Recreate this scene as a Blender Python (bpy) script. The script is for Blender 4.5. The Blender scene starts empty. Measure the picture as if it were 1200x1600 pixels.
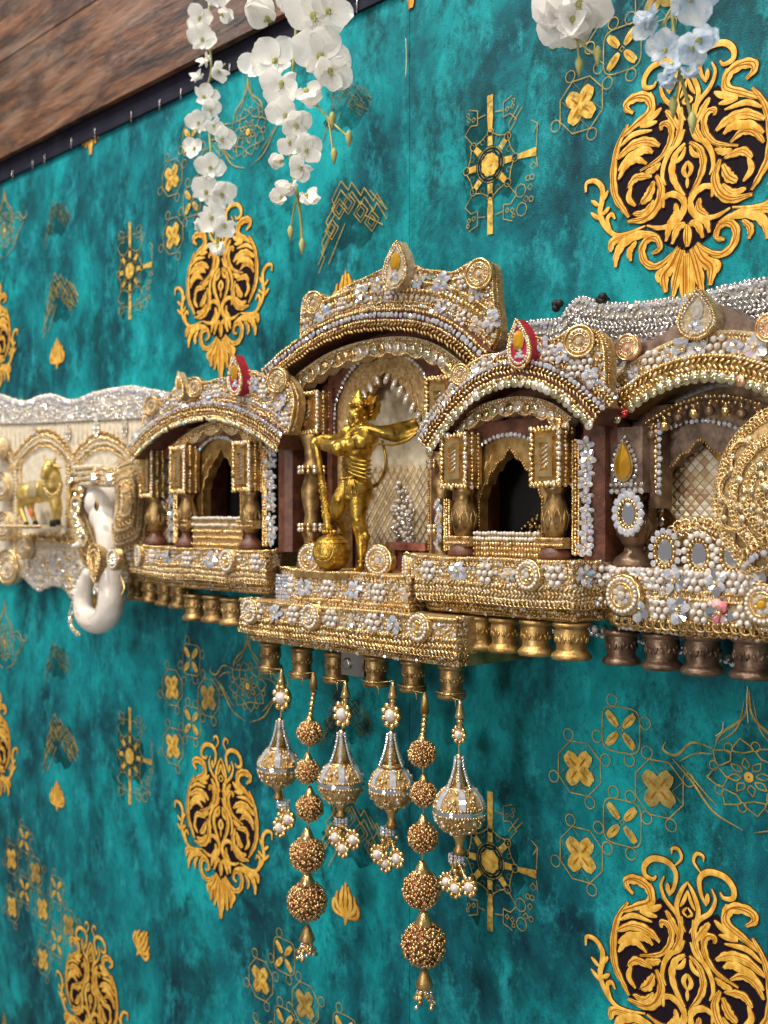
import bpy, math, random
import numpy as np
from mathutils import Vector, Matrix
R = random.Random(7)
S = bpy.context.scene
COL = S.collection
# ------------------------------------------------------------------ camera
F = 1800.0; VPX = -1090.0; HY = 804.0          # focal length and horizon of the photograph, in its pixels
TH = math.atan((600 - VPX) / F); DIST = 0.964
CX, CY = DIST * math.cos(TH), -DIST * math.sin(TH)
cam_d = bpy.data.cameras.new('camera'); cam = bpy.data.objects.new('camera', cam_d); COL.objects.link(cam)
cam.location = (CX, CY, 0); cam.rotation_euler = (math.pi / 2, 0, math.pi / 2 - TH)
cam_d.sensor_fit = 'VERTICAL'; cam_d.sensor_height = 36; cam_d.lens = 36 * F / 1600; cam_d.shift_y = 0.0025
cam_d.clip_start = 0.02; cam_d.clip_end = 50
cam_d.dof.use_dof = True; cam_d.dof.focus_distance = 0.77; cam_d.dof.aperture_fstop = 10.5
S.camera = cam
# ------------------------------------------------------------------ light: ceiling lamps of the room, an added low fill, dim even room light
w = bpy.data.worlds.new('World'); S.world = w; w.use_nodes = True
w.node_tree.nodes['Background'].inputs[0].default_value = (1.0, 0.93, 0.86, 1); w.node_tree.nodes['Background'].inputs[1].default_value = 0.24
def lamp(name, loc, target, size, power, col):
    d = bpy.data.lights.new(name, 'AREA'); d.shape = 'DISK'; d.size = size; d.energy = power; d.color = col
    o = bpy.data.objects.new(name, d); COL.objects.link(o); o.location = loc
    o.rotation_euler = (Vector(target) - Vector(loc)).to_track_quat('-Z', 'Y').to_euler()
lamp('ceiling_or_fill_lamp', (-0.30, -1.15, 2.35), (0, 0, 0), 0.20, 52, (1.0, 0.90, 0.76))
for k, (lx, ly, lz) in enumerate(((1.25, -1.5, 2.0), (.75, -1.0, 1.75), (.25, -1.7, 1.9), (-.65, -1.5, 1.8), (1.9, -1.1, 1.6), (.9, -2.3, 1.4), (-.2, -2.4, 1.5))):
    lamp('ceiling_or_fill_lamp', (lx, ly, lz), (0.1, 0, -0.1), 0.045, 5.5, (1.0, 0.90, 0.76) if k % 2 else (1.0, 0.96, 0.90))
lamp('ceiling_or_fill_lamp', (-1.35, -0.95, 1.50), (-0.6, 0, 0.1), 0.22, 7, (0.74, 0.88, 1.0))
lamp('ceiling_or_fill_lamp', (0.35, -1.90, 0.0), (0.0, 0, -0.45), 0.4, 9.5, (1.0, 0.94, 0.88))  # added fill at camera height to brighten the lower wall, no ceiling lamp
S.view_settings.view_transform = 'Standard'; S.view_settings.look = 'None'; S.view_settings.gamma = 1; S.view_settings.exposure = 0.20
S.view_settings.use_curve_mapping = False
# ------------------------------------------------------------------ pixel -> point on the plane e metres in front of the wall (wall: y = 0)
def W(px, py, e=0.0):
    a = (px - 600) / F; b = (HY - py) / F
    dx = -math.cos(TH) + a * math.sin(TH); dy = math.sin(TH) + a * math.cos(TH)
    t = (-e - CY) / dy
    return CX + t * dx, t * b
def P(px, py, e=0.0):
    x, z = W(px, py, e); return np.array([x, -e, z])
# ------------------------------------------------------------------ materials
MATS = {}
def mk(name, c1, rough=.5, metal=0., c2=None, scale=60., bump=0., bscale=None, c3=None, stretch=(1, 1, 1), spec=.5, trans=0., ior=1.45, coat=0., sss=0., detail=4., lo=.35, hi=.65, worn=None, leaf=0.):
    m = bpy.data.materials.new(name); m.use_nodes = True; nt = m.node_tree; N = nt.nodes; L = nt.links
    b = N['Principled BSDF']; I = b.inputs
    I['Base Color'].default_value = (*c1, 1); I['Roughness'].default_value = rough; I['Metallic'].default_value = metal
    I['Specular IOR Level'].default_value = spec; I['Transmission Weight'].default_value = trans; I['IOR'].default_value = ior; I['Coat Weight'].default_value = coat
    if sss: I['Subsurface Weight'].default_value = sss; I['Subsurface Radius'].default_value = (.01, .01, .008)
    if c2 or bump or worn:
        tc = N.new('ShaderNodeTexCoord'); mp = N.new('ShaderNodeMapping'); mp.inputs['Scale'].default_value = stretch
        L.new(tc.outputs['Object'], mp.inputs['Vector'])
    if c2:
        n = N.new('ShaderNodeTexNoise'); n.inputs['Scale'].default_value = scale; n.inputs['Detail'].default_value = detail; L.new(mp.outputs[0], n.inputs['Vector'])
        r = N.new('ShaderNodeValToRGB'); e = r.color_ramp.elements
        e[0].position = lo; e[0].color = (*c1, 1); e[1].position = hi; e[1].color = (*c2, 1)
        if c3: q = e.new((lo + hi) / 2); q.color = (*c3, 1)
        L.new(n.outputs['Fac'], r.inputs[0]); L.new(r.outputs[0], I['Base Color'])
    if bump:
        n2 = N.new('ShaderNodeTexNoise'); n2.inputs['Scale'].default_value = bscale or scale * 3; n2.inputs['Detail'].default_value = 3; L.new(mp.outputs[0], n2.inputs['Vector'])
        bm = N.new('ShaderNodeBump'); bm.inputs['Strength'].default_value = bump; bm.inputs['Distance'].default_value = .001
        L.new(n2.outputs['Fac'], bm.inputs['Height']); L.new(bm.outputs[0], I['Normal'])
    if leaf:                                             # thin cloth lets light through
        tb = N.new('ShaderNodeBsdfTranslucent'); mx = N.new('ShaderNodeMixShader'); mx.inputs[0].default_value = leaf; out = N['Material Output']
        L.new(r.outputs[0], tb.inputs[0]); L.new(b.outputs[0], mx.inputs[1]); L.new(tb.outputs[0], mx.inputs[2]); L.new(mx.outputs[0], out.inputs[0])
    if worn:
        n3 = N.new('ShaderNodeTexNoise'); n3.inputs['Scale'].default_value = worn[0]; n3.inputs['Detail'].default_value = 6; n3.inputs['Roughness'].default_value = .7; L.new(mp.outputs[0], n3.inputs['Vector'])
        mr = N.new('ShaderNodeMapRange'); mr.inputs['From Min'].default_value = worn[1]; mr.inputs['From Max'].default_value = worn[2]; mr.inputs['To Min'].default_value = worn[3]; mr.inputs['To Max'].default_value = worn[4]
        L.new(n3.outputs['Fac'], mr.inputs['Value']); L.new(mr.outputs[0], I['Alpha'])
    MATS[name] = m; return m
mk('gold_bead', (.60, .39, .15), .25, .95, (.92, .68, .35), 160)
mk('lace_bead', (.50, .35, .17), .38, .65, (.86, .69, .44), 220)
mk('gold_lace', (.32, .19, .07), .5, .5, (.62, .44, .21), 420, 1., 1500)
mk('pale_lace', (.46, .34, .18), .55, .35, (.76, .63, .42), 420, 1., 1500)
mk('cream_lace', (.66, .54, .36), .6, .25, (.86, .78, .62), 240, .8, 1200)
mk('antique_gold', (.30, .17, .05), .42, .85, (.62, .42, .17), 90, .35, 500)
mk('bronze', (.17, .095, .035), .40, .8, (.46, .31, .13), 110, .3, 500)
mk('brown_bronze', (.10, .060, .040), .38, .6, (.27, .18, .12), 90, .3, 400)
mk('brown_wood', (.070, .022, .012), .45, 0., (.15, .055, .03), 120, .4, 500)
mk('grey_resin', (.12, .075, .055), .45, .25, (.28, .20, .15), 100, .5, 350)
mk('red_wood', (.20, .055, .035), .5, 0., (.34, .13, .09), 160, .4, 600)
mk('statue_gold', (.11, .055, .008), .34, .95, (.62, .40, .085), 150, .5, 420, c3=(.42, .25, .04), lo=.28, hi=.62)
mk('crystal', (.62, .68, .82), .06, .65, (.96, .95, .99), 300)
mk('warm_crystal', (.72, .62, .50), .08, .6, (.97, .92, .84), 300)
mk('silver_bead', (.62, .58, .56), .18, .9, (.90, .88, .88), 200)
mk('silver_lace', (.36, .33, .29), .45, .6, (.66, .62, .56), 260, .8, 1200)
mk('ab_crystal', (.25, .70, .85), .06, .5, (.85, .55, .85), 420, lo=.42, hi=.58)
mk('mirror', (.80, .83, .92), .04, 1.)
mk('pearl', (.50, .44, .40), .16, 0., (.72, .67, .63), 400, coat=.9)
mk('white_bead', (.56, .51, .45), .25, .1, (.78, .73, .67), 400, coat=.5)
mk('amber', (.55, .26, .008), .06, .45, (.80, .45, .02), 90, coat=1.)
mk('red_velvet', (.30, .006, .02), .65, 0., (.42, .012, .035), 200, .4, 900)
mk('red_sequin', (.50, .05, .05), .15, .7)
mk('peach_sequin', (.80, .45, .28), .2, .5)
mk('pink_gem', (.75, .25, .30), .1, .3)
mk('peach_pink', (.85, .52, .50), .15, .2)
mk('clear_sequin', (.50, .46, .28), .12, .8, (.75, .72, .50), 200)
mk('copper_bead', (.40, .21, .08), .28, .85, (.80, .54, .27), 260)
mk('copper_core', (.16, .06, .018), .5, .5)
mk('black', (.006, .006, .007), .6)
mk('steel', (.35, .34, .33), .28, 1.)
mk('ivory', (.66, .59, .53), .34, 0., (.78, .73, .68), 60, .25, 220, coat=.3)
mk('cream_cloth', (.58, .50, .38), .8, 0., (.74, .67, .54), 160, .4, 900)
mk('gauze', (.55, .48, .34), .8, .0, (.70, .63, .48), 160, .4, 900)
mk('cow_gold', (.42, .28, .06), .42, .4, (.62, .46, .16), 90, .3, 400)
mk('orange_paint', (.75, .14, .02), .5)
mk('tile_gold', (.66, .52, .30), .35, .2, (.82, .72, .50), 60)
mk('tile_cream', (.86, .78, .64), .4, 0.)
mk('tile_rose', (.60, .42, .28), .4, .2)
mk('petal', (.90, .88, .85), .6, 0., (.95, .94, .92), 3, .5, 16, stretch=(1, .12, 1), spec=.2, leaf=.38)
mk('petal_blue', (.42, .58, .80), .6, 0., (.86, .90, .95), 3, .5, 16, stretch=(1, .3, 1), spec=.2, leaf=.45, lo=.3, hi=.6)
mk('petal_grey', (.88, .86, .85), .6, 0., (.94, .93, .93), 3, .4, 16, stretch=(1, .12, 1), spec=.2, leaf=.5)
mk('stem', (.30, .30, .09), .55, 0., (.44, .42, .16), 90)
mk('print_gold', (.58, .29, .025), .5, .0, (.82, .52, .11), 260, .3, 900, spec=.3, stretch=(1, 1, .6))
mk('print_worn', (.52, .30, .035), .55, 0., (.74, .50, .12), 200, spec=.2, worn=(170., .36, .52, .35, 1.))
mk('print_orange', (.34, .105, .008), .6, spec=.2)
mk('print_deep', (.003, .022, .028), .7, spec=.15)
mk('print_edge', (.075, .026, .006), .6, spec=.15)
mk('print_dull', (.28, .19, .04), .55, 0., (.50, .36, .10), 120, spec=.2, worn=(130., .38, .58, .55, 1.))
mk('print_faint', (.17, .16, .06), .6, 0., (.28, .22, .07), 120, spec=.2, worn=(110., .40, .60, .2, .85))
mk('print_dark', (.010, .006, .010), .75, spec=.12)
mk('print_shade', (.002, .034, .042), .75, 0., (.002, .075, .082), 90, spec=.15, worn=(45., .36, .62, .0, .9))
mk('dark_strip', (.006, .006, .014), .65, 0., (.014, .013, .026), 40, spec=.2)
mk('seam_dark', (.008, .03, .035), .8)
mk('thread', (.75, .68, .45), .5)
def wall_material():
    m = bpy.data.materials.new('teal_wallpaper'); m.use_nodes = True; nt = m.node_tree; N = nt.nodes; L = nt.links; b = N['Principled BSDF']
    tc = N.new('ShaderNodeTexCoord')
    def noise(scale, st, detail=5, rough=.6, dist=0.):
        mp = N.new('ShaderNodeMapping'); mp.inputs['Scale'].default_value = st; L.new(tc.outputs['Object'], mp.inputs['Vector'])
        n = N.new('ShaderNodeTexNoise'); n.inputs['Scale'].default_value = scale; n.inputs['Detail'].default_value = detail; n.inputs['Roughness'].default_value = rough; n.inputs['Distortion'].default_value = dist
        L.new(mp.outputs[0], n.inputs['Vector']); return n.outputs['Fac']
    def ramp(v, stops):
        r = N.new('ShaderNodeValToRGB'); e = r.color_ramp.elements
        while len(e) < len(stops): e.new(.5)
        for q, (p, c) in zip(e, stops): q.position = p; q.color = (*c, 1)
        L.new(v, r.inputs[0]); return r.outputs[0]
    def mix(f, a, c, mode='MIX'):
        x = N.new('ShaderNodeMix'); x.data_type = 'RGBA'; x.blend_type = mode
        if isinstance(f, float): x.inputs[0].default_value = f
        else: L.new(f, x.inputs[0])
        L.new(a, x.inputs[6]); L.new(c, x.inputs[7]); return x.outputs[2]
    g = lambda v: (v, v, v)
    base = ramp(noise(5.5, (1.25, 1, .9), 8, .68, .4), [(.36, (.001, .032, .050)), (.44, (.0015, .108, .138)), (.53, (.002, .220, .250)), (.65, (.005, .37, .40))])
    dark = ramp(noise(10., (1.2, 1, .85), 10, .80, .3), [(.49, g(0)), (.60, g(.92))])
    darkc = ramp(noise(60., (1, 1, .6), 3), [(.3, (.001, .024, .034)), (.8, (.002, .095, .112))])
    c = mix(dark, base, darkc)
    lite = ramp(noise(26., (1.25, 1, .75), 9, .80), [(.51, g(0)), (.68, g(.85))])
    litec = ramp(noise(20., (1, 1, 1)), [(.3, (.006, .36, .39)), (.8, (.04, .44, .52))])
    c = mix(lite, c, litec)
    spk = ramp(noise(210., (1, 1, .6), 4, .8), [(.54, g(0)), (.68, g(.6))])
    c = mix(spk, c, darkc)
    L.new(c, b.inputs['Base Color']); b.inputs['Roughness'].default_value = .55; b.inputs['Specular IOR Level'].default_value = .16
    bm = N.new('ShaderNodeBump'); bm.inputs['Strength'].default_value = .55; bm.inputs['Distance'].default_value = .001
    L.new(noise(700., (1, 1, 1.4), 4), bm.inputs['Height']); L.new(bm.outputs[0], b.inputs['Normal'])
    MATS['teal_wallpaper'] = m
wall_material()
def wood_material():
    m = bpy.data.materials.new('aged_board'); m.use_nodes = True; nt = m.node_tree; N = nt.nodes; L = nt.links; b = N['Principled BSDF']
    tc = N.new('ShaderNodeTexCoord')
    def noise(scale, st, detail=6, rough=.65, dist=0.):
        mp = N.new('ShaderNodeMapping'); mp.inputs['Scale'].default_value = st; L.new(tc.outputs['Object'], mp.inputs['Vector'])
        n = N.new('ShaderNodeTexNoise'); n.inputs['Scale'].default_value = scale; n.inputs['Detail'].default_value = detail; n.inputs['Roughness'].default_value = rough; n.inputs['Distortion'].default_value = dist
        L.new(mp.outputs[0], n.inputs['Vector']); return n.outputs['Fac']
    def ramp(v, stops):
        r = N.new('ShaderNodeValToRGB'); e = r.color_ramp.elements
        while len(e) < len(stops): e.new(.5)
        for q, (p, c) in zip(e, stops): q.position = p; q.color = (*c, 1)
        L.new(v, r.inputs[0]); return r.outputs[0]
    def mix(f, a, c):
        x = N.new('ShaderNodeMix'); x.data_type = 'RGBA'; L.new(f, x.inputs[0]); L.new(a, x.inputs[6]); L.new(c, x.inputs[7]); return x.outputs[2]
    g = lambda v: (v, v, v)
    grain = ramp(noise(9., (.7, 1, 5.5), 11, .74, .5), [(.36, (.012, .005, .003)), (.45, (.055, .022, .010)), (.54, (.16, .066, .028)), (.66, (.27, .145, .085))])
    pale = ramp(noise(8., (.7, 1, 3.4), 10, .76, .4), [(.49, g(0)), (.66, g(.62))])
    palec = ramp(noise(30., (1, 1, 6)), [(.3, (.12, .085, .06)), (.7, (.29, .235, .19))])
    c = mix(pale, grain, palec)
    burn = ramp(noise(8., (1., 1, 1.8), 8, .7), [(.54, g(0)), (.64, g(.95))])
    burnc = ramp(noise(30., (1, 1, 5)), [(.3, (.025, .010, .006)), (.7, (.075, .03, .015))])
    c = mix(burn, c, burnc)
    L.new(c, b.inputs['Base Color']); b.inputs['Roughness'].default_value = .42
    bm = N.new('ShaderNodeBump'); bm.inputs['Strength'].default_value = .5; bm.inputs['Distance'].default_value = .002
    L.new(noise(60., (.6, 1, 5)), bm.inputs['Height']); L.new(bm.outputs[0], b.inputs['Normal'])
    MATS['aged_board'] = m
wood_material()
# ------------------------------------------------------------------ mesh builder
def nrm(v): v = np.asarray(v, float); return v / (np.linalg.norm(v) + 1e-12)
def frame(n, up=(0, 0, 1)):
    n = nrm(n); t = np.cross(up, n)
    if np.linalg.norm(t) < 1e-5: t = np.array([1., 0, 0])
    t = nrm(t); return t, nrm(np.cross(n, t)), n      # right, up, out
def uv_sphere(a, b):
    V = [(0, 0, 1)]; Fc = []
    for i in range(1, b):
        for j in range(a):
            th = math.pi * i / b; ph = 2 * math.pi * j / a
            V.append((math.sin(th) * math.cos(ph), math.sin(th) * math.sin(ph), math.cos(th)))
    V.append((0, 0, -1)); n = len(V) - 1
    for j in range(a): Fc.append((0, 1 + j, 1 + (j + 1) % a)); Fc.append((n, n - a + (j + 1) % a, n - a + j))
    for i in range(b - 2):
        for j in range(a):
            k = 1 + i * a; Fc.append((k + j, k + a + j, k + a + (j + 1) % a, k + (j + 1) % a))
    return np.array(V, float), Fc
BEAD = uv_sphere(6, 4); BALL = uv_sphere(12, 8); FINE = uv_sphere(28, 18)
def gem_t(n=8):
    V = [(0, 0, .0)] + [(math.cos(2 * math.pi * i / n), math.sin(2 * math.pi * i / n), .25) for i in range(n)] + [(.55 * math.cos(2 * math.pi * (i + .5) / n), .55 * math.sin(2 * math.pi * (i + .5) / n), .7) for i in range(n)]
    Fc = []
    for i in range(n):
        j = (i + 1) % n; Fc += [(0, 1 + j, 1 + i), (1 + i, 1 + j, 1 + n + i), (1 + j, 1 + n + j, 1 + n + i)]
    Fc.append(tuple(range(1 + n, 1 + 2 * n)))
    return np.array(V, float), Fc
GEM = gem_t(8); GEM6 = gem_t(6)
def torus_t(r, a=14, b=6):
    V = []; Fc = []
    for i in range(a):
        for j in range(b):
            p = 2 * math.pi * i / a; q = 2 * math.pi * j / b
            V.append(((1 + r * math.cos(q)) * math.cos(p), (1 + r * math.cos(q)) * math.sin(p), r * math.sin(q)))
            Fc.append((i * b + j, ((i + 1) % a) * b + j, ((i + 1) % a) * b + (j + 1) % b, i * b + (j + 1) % b))
    return np.array(V, float), Fc
TOR = torus_t(.22, 12, 5); TORT = torus_t(.10, 28, 6)
DISC_T = (np.array([(0, 0, .12)] + [(math.cos(k * math.pi / 5), math.sin(k * math.pi / 5), .22) for k in range(10)] + [(math.cos(k * math.pi / 5), math.sin(k * math.pi / 5), 0) for k in range(10)], float),
          [(0, 1 + k, 1 + (k + 1) % 10) for k in range(10)] + [(1 + k, 11 + k, 11 + (k + 1) % 10, 1 + (k + 1) % 10) for k in range(10)])
BOX_T = (np.array([(x, y, z) for x in (-1, 1) for y in (-1, 1) for z in (-1, 1)], float), [(0, 1, 3, 2), (4, 6, 7, 5), (0, 4, 5, 1), (2, 3, 7, 6), (0, 2, 6, 4), (1, 5, 7, 3)])
class MB:
    def __init__(s): s.V = []; s.F = []; s.M = []; s.S = []; s.n = 0; s.mats = []
    def mi(s, m):
        if m not in s.mats: s.mats.append(m)
        return s.mats.index(m)
    def add(s, V, Fc, mat, smooth=True):
        V = np.asarray(V, float); k = s.mi(mat); o = s.n
        s.V.append(V); s.n += len(V)
        for f in Fc: s.F.append(tuple(i + o for i in f))
        s.M += [k] * len(Fc); s.S += [smooth] * len(Fc); return s
    def put(s, T, pos, sc, mat, basis=None, smooth=True):
        sc = np.array([sc] * 3 if np.isscalar(sc) else sc, float); V = T[0] * sc
        if basis is not None: V = V @ np.array(basis)
        return s.add(V + np.asarray(pos, float), T[1], mat, smooth)
    def box(s, lo, hi, mat, bev=0.):
        lo = np.array(lo, float); hi = np.array(hi, float)
        return s.put(BOX_T, (lo + hi) / 2, (hi - lo) / 2, mat, smooth=False)
    def prism(s, pts, e0, e1, mat, bev=0.):          # (x,z) outline, from e0 (back) to e1 (front)
        n = len(pts); a = sum(pts[i][0] * pts[(i + 1) % n][1] - pts[(i + 1) % n][0] * pts[i][1] for i in range(n))
        if a < 0: pts = pts[::-1]
        V = [(x, -e1, z) for x, z in pts] + [(x, -e0, z) for x, z in pts]
        Fc = [tuple(range(n)), tuple(range(2 * n - 1, n - 1, -1))] + [(i, n + i, n + (i + 1) % n, (i + 1) % n) for i in range(n)]
        return s.add(V, Fc, mat, False)
    def sheet(s, pts, e, mat): 
        n = len(pts); a = sum(pts[i][0] * pts[(i + 1) % n][1] - pts[(i + 1) % n][0] * pts[i][1] for i in range(n))
        if a < 0: pts = pts[::-1]
        return s.add([(x, -e, z) for x, z in pts], [tuple(range(n))], mat, False)
    def strip(s, A, B, e0, e1, mat):                 # plate between two polylines (x,z), thickness e0..e1
        n = len(A); V = [(x, -e1, z) for x, z in A] + [(x, -e1, z) for x, z in B] + [(x, -e0, z) for x, z in A] + [(x, -e0, z) for x, z in B]; Fc = []
        for i in range(n - 1):
            Fc += [(i, i + 1, n + i + 1, n + i), (2 * n + i, 3 * n + i, 3 * n + i + 1, 2 * n + i + 1), (i, 2 * n + i, 2 * n + i + 1, i + 1), (n + i, n + i + 1, 3 * n + i + 1, 3 * n + i)]
        Fc += [(0, n, 3 * n, 2 * n), (n - 1, 3 * n - 1, 4 * n - 1, 2 * n - 1)]
        return s.add(V, Fc, mat, False)
    def plan(s, pts, z0, z1, mat):                   # (x,e) plan polygon extruded in z
        n = len(pts); V = [(x, -e, z0) for x, e in pts] + [(x, -e, z1) for x, e in pts]
        return s.add(V, [tuple(range(n)), tuple(range(2 * n - 1, n - 1, -1))] + [(i, (i + 1) % n, n + (i + 1) % n, n + i) for i in range(n)], mat, False)
    def tube(s, pts, rad, mat, n=8, cap=True):
        pts = [np.asarray(p, float) for p in pts]; m = len(pts)
        rad = [rad] * m if np.isscalar(rad) else rad
        V = []; Fc = []; ref = None
        for i, p in enumerate(pts):
            t = nrm(pts[min(i + 1, m - 1)] - pts[max(i - 1, 0)])
            if ref is None: ref = np.array([0, -1., 0]) if abs(t[1]) < .9 else np.array([1., 0, 0])
            a = nrm(np.cross(t, ref)); b = np.cross(a, t); ref = b
            for j in range(n):
                q = 2 * math.pi * j / n; V.append(p + rad[i] * (math.cos(q) * a + math.sin(q) * b))
        for i in range(m - 1):
            for j in range(n): Fc.append((i * n + j, i * n + (j + 1) % n, (i + 1) * n + (j + 1) % n, (i + 1) * n + j))
        if cap: Fc += [tuple(range(n - 1, -1, -1)), tuple(range((m - 1) * n, m * n))]
        return s.add(V, Fc, mat)
    def lathe(s, c, prof, mat, n=20, basis=None):    # prof: (radius, height along axis); axis z unless basis given
        V = []; Fc = []; m = len(prof)
        for r, h in prof:
            for j in range(n):
                q = 2 * math.pi * j / n; V.append((r * math.cos(q), r * math.sin(q), h))
        for i in range(m - 1):
            for j in range(n): Fc.append((i * n + j, i * n + (j + 1) % n, (i + 1) * n + (j + 1) % n, (i + 1) * n + j))
        Fc += [tuple(range(n - 1, -1, -1)), tuple(range((m - 1) * n, m * n))]
        V = np.array(V, float)
        if basis is not None: V = V @ np.array(basis)
        return s.add(V + np.asarray(c, float), Fc, mat)
    def build(s, name, parent=None, label=None, cat=None, group=None, kind=None, loc=None):
        me = bpy.data.meshes.new(name); V = np.concatenate(s.V)
        off = np.array(parent['_o']) if parent is not None else np.array(loc if loc is not None else (0, 0, 0), float)
        me.from_pydata((V - off).tolist(), [], s.F)
        for m in s.mats: me.materials.append(MATS[m])
        me.polygons.foreach_set('material_index', s.M); me.polygons.foreach_set('use_smooth', s.S); me.update()
        return link(bpy.data.objects.new(name, me), parent, label, cat, group, kind, off)
ALL = []
def link(o, parent, label=None, cat=None, group=None, kind=None, off=(0, 0, 0)):
    COL.objects.link(o); ALL.append(o); o['_o'] = tuple(float(v) for v in off)
    if parent is not None: o.parent = parent
    else: o.location = o['_o']
    for k, v in (('label', label), ('category', cat), ('group', group), ('kind', kind)):
        if v: o[k] = v
    return o
def thing(name, loc, label, cat, group=None):
    o = bpy.data.objects.new(name, None); o.empty_display_size = .01
    return link(o, None, label, cat, group, None, loc)
# ------------------------------------------------------------------ paths and trims
def cat(pts, k=8, closed=False):
    pts = [np.asarray(p, float) for p in pts]; n = len(pts)
    if n == 2: return [pts[0] + (pts[1] - pts[0]) * i / k for i in range(k + 1)]
    out = []
    for i in range(n if closed else n - 1):
        p0, p1, p2, p3 = (pts[(i - 1) % n] if closed or i else pts[0] * 2 - pts[1]), pts[i], pts[(i + 1) % n], (pts[(i + 2) % n] if closed or i < n - 2 else pts[-1] * 2 - pts[-2])
        for j in range(k):
            t = j / k; out.append(.5 * (2 * p1 + (p2 - p0) * t + (2 * p0 - 5 * p1 + 4 * p2 - p3) * t * t + (3 * p1 - p0 - 3 * p2 + p3) * t ** 3))
    if not closed: out.append(pts[-1])
    return out
def walk(pts, step):
    pts = [np.asarray(p, float) for p in pts]; d = [0.]
    for a, b in zip(pts, pts[1:]): d.append(d[-1] + np.linalg.norm(b - a))
    n = max(2, int(round(d[-1] / step)) + 1); out = []; i = 0
    for k in range(n):
        q = d[-1] * k / (n - 1)
        while i < len(d) - 2 and d[i + 1] < q: i += 1
        f = (q - d[i]) / max(d[i + 1] - d[i], 1e-9); p = pts[i] + (pts[i + 1] - pts[i]) * f
        out.append((p, nrm(pts[i + 1] - pts[i])))
    return out
OUT = np.array([0, -1., 0])
def normal_of(t):                                     # outward side of a horizontal or in-plane path
    h = np.array([t[0], t[1], 0.]); 
    if np.linalg.norm(h) < .2: return OUT
    n = np.cross(nrm(h), (0, 0, 1.)); return n if n[1] < 0 or (abs(n[1]) < .05 and n[0] > 0) else -n
def jit(r): return R.uniform(-r, r)
VARY = {'gold_bead': ['gold_bead'] * 11 + ['lace_bead', 'antique_gold', 'antique_gold', 'warm_crystal'], 'lace_bead': ['lace_bead'] * 9 + ['gold_bead', 'pale_lace', 'antique_gold', 'warm_crystal'], 'crystal': ['crystal'] * 12 + ['warm_crystal', 'ab_crystal', 'silver_bead'], 'clear_sequin': ['clear_sequin'] * 6 + ['gold_bead', 'warm_crystal', 'ab_crystal']}
def mv(m): return R.choice(VARY[m]) if m in VARY else m
def t_beads(mb, pts, r, mat, gap=1.9, T=BEAD, flat=1.):
    for p, t in walk(pts, r * gap):
        if R.random() < .03: continue
        q = r * R.uniform(.84, 1.12); mb.put(T, p + [jit(r * .22), jit(r * .15), jit(r * .22)], (q, q, q * flat), mv(mat))
def t_gems(mb, pts, r, mat, gap=2.05):
    for p, t in walk(pts, r * gap):
        n = nrm(normal_of(t) + np.array([jit(.45), jit(.3), jit(.45)])); mb.put(GEM6, p + [jit(r * .15), 0, jit(r * .15)], r * R.uniform(.85, 1.1), mv(mat), frame(n), False)
def t_braid(mb, pts, wd, mat, step=None):
    step = step or wd * .55; s = 1
    for p, t in walk(pts, step):
        n = normal_of(t); b = np.cross(n, t); p = p + b * jit(wd * .10) + n * jit(wd * .05)
        for q in (-.5, .5):
            s = 1 if q > 0 else -1
            d = nrm(t * .8 + b * s * .75); mb.put(BEAD, p + b * q * wd * .5 + n * wd * .05, (wd * .36 * R.uniform(.85, 1.1), wd * .15, wd * .15), mv(mat), (d, np.cross(n, d), n))
def t_rope(mb, pts, r, mat):
    for p, t in walk(pts, r * 1.1):
        n = normal_of(t); b = np.cross(n, t); d = nrm(t + b * .9); mb.put(BEAD, p + n * jit(r * .15), (r * 1.15, r * .5, r * .75), mv(mat), (d, np.cross(n, d), n))
def t_loops(mb, pts, r, mat, inner=None):
    for p, t in walk(pts, r * 1.55):
        n = normal_of(t); n = nrm(n + np.array([jit(.15), 0, jit(.15)])); mb.put(TOR, p, r, mat, frame(n))
        if inner: mb.put(BEAD, p, r * .5, inner)
def t_sequins(mb, pts, r, mats, gap=1.7):
    for k, (p, t) in enumerate(walk(pts, r * gap)):
        n = nrm(normal_of(t) + np.array([jit(.3), 0, jit(.3)])); m = mats if isinstance(mats, str) else R.choice(mats)
        mb.put(DISC_T, p, r, m, frame(n)); mb.put(BEAD, p + n * r * .3, r * .22, 'gold_bead')
def inside(p, poly):
    c = False; n = len(poly)
    for i in range(n):
        a, b = poly[i], poly[(i + 1) % n]
        if (a[1] > p[1]) != (b[1] > p[1]) and p[0] < (b[0] - a[0]) * (p[1] - a[1]) / (b[1] - a[1]) + a[0]: c = not c
    return c
def scatter(mb, poly, e, step, r, mats, fill=1., skip=None):
    xs = [p[0] for p in poly]; zs = [p[1] for p in poly]; z = min(zs); k = 0
    while z < max(zs):
        x = min(xs) + (step / 2 if k % 2 else 0)
        while x < max(xs):
            q = (x + jit(step * .3), z + jit(step * .3))
            if R.random() < fill and inside(q, poly):
                m = R.choice(mats); rr = r * R.uniform(.7, 1.25)
                if m in ('crystal', 'warm_crystal', 'mirror', 'ab_crystal'): mb.put(GEM6, (q[0], -e, q[1]), rr * 1.25, m, frame(nrm([jit(.4), -1, jit(.4)])), False)
                else: mb.put(BEAD, (q[0], -e - rr * .3, q[1]), rr, m)
            x += step
        z += step * .87; k += 1
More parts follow.
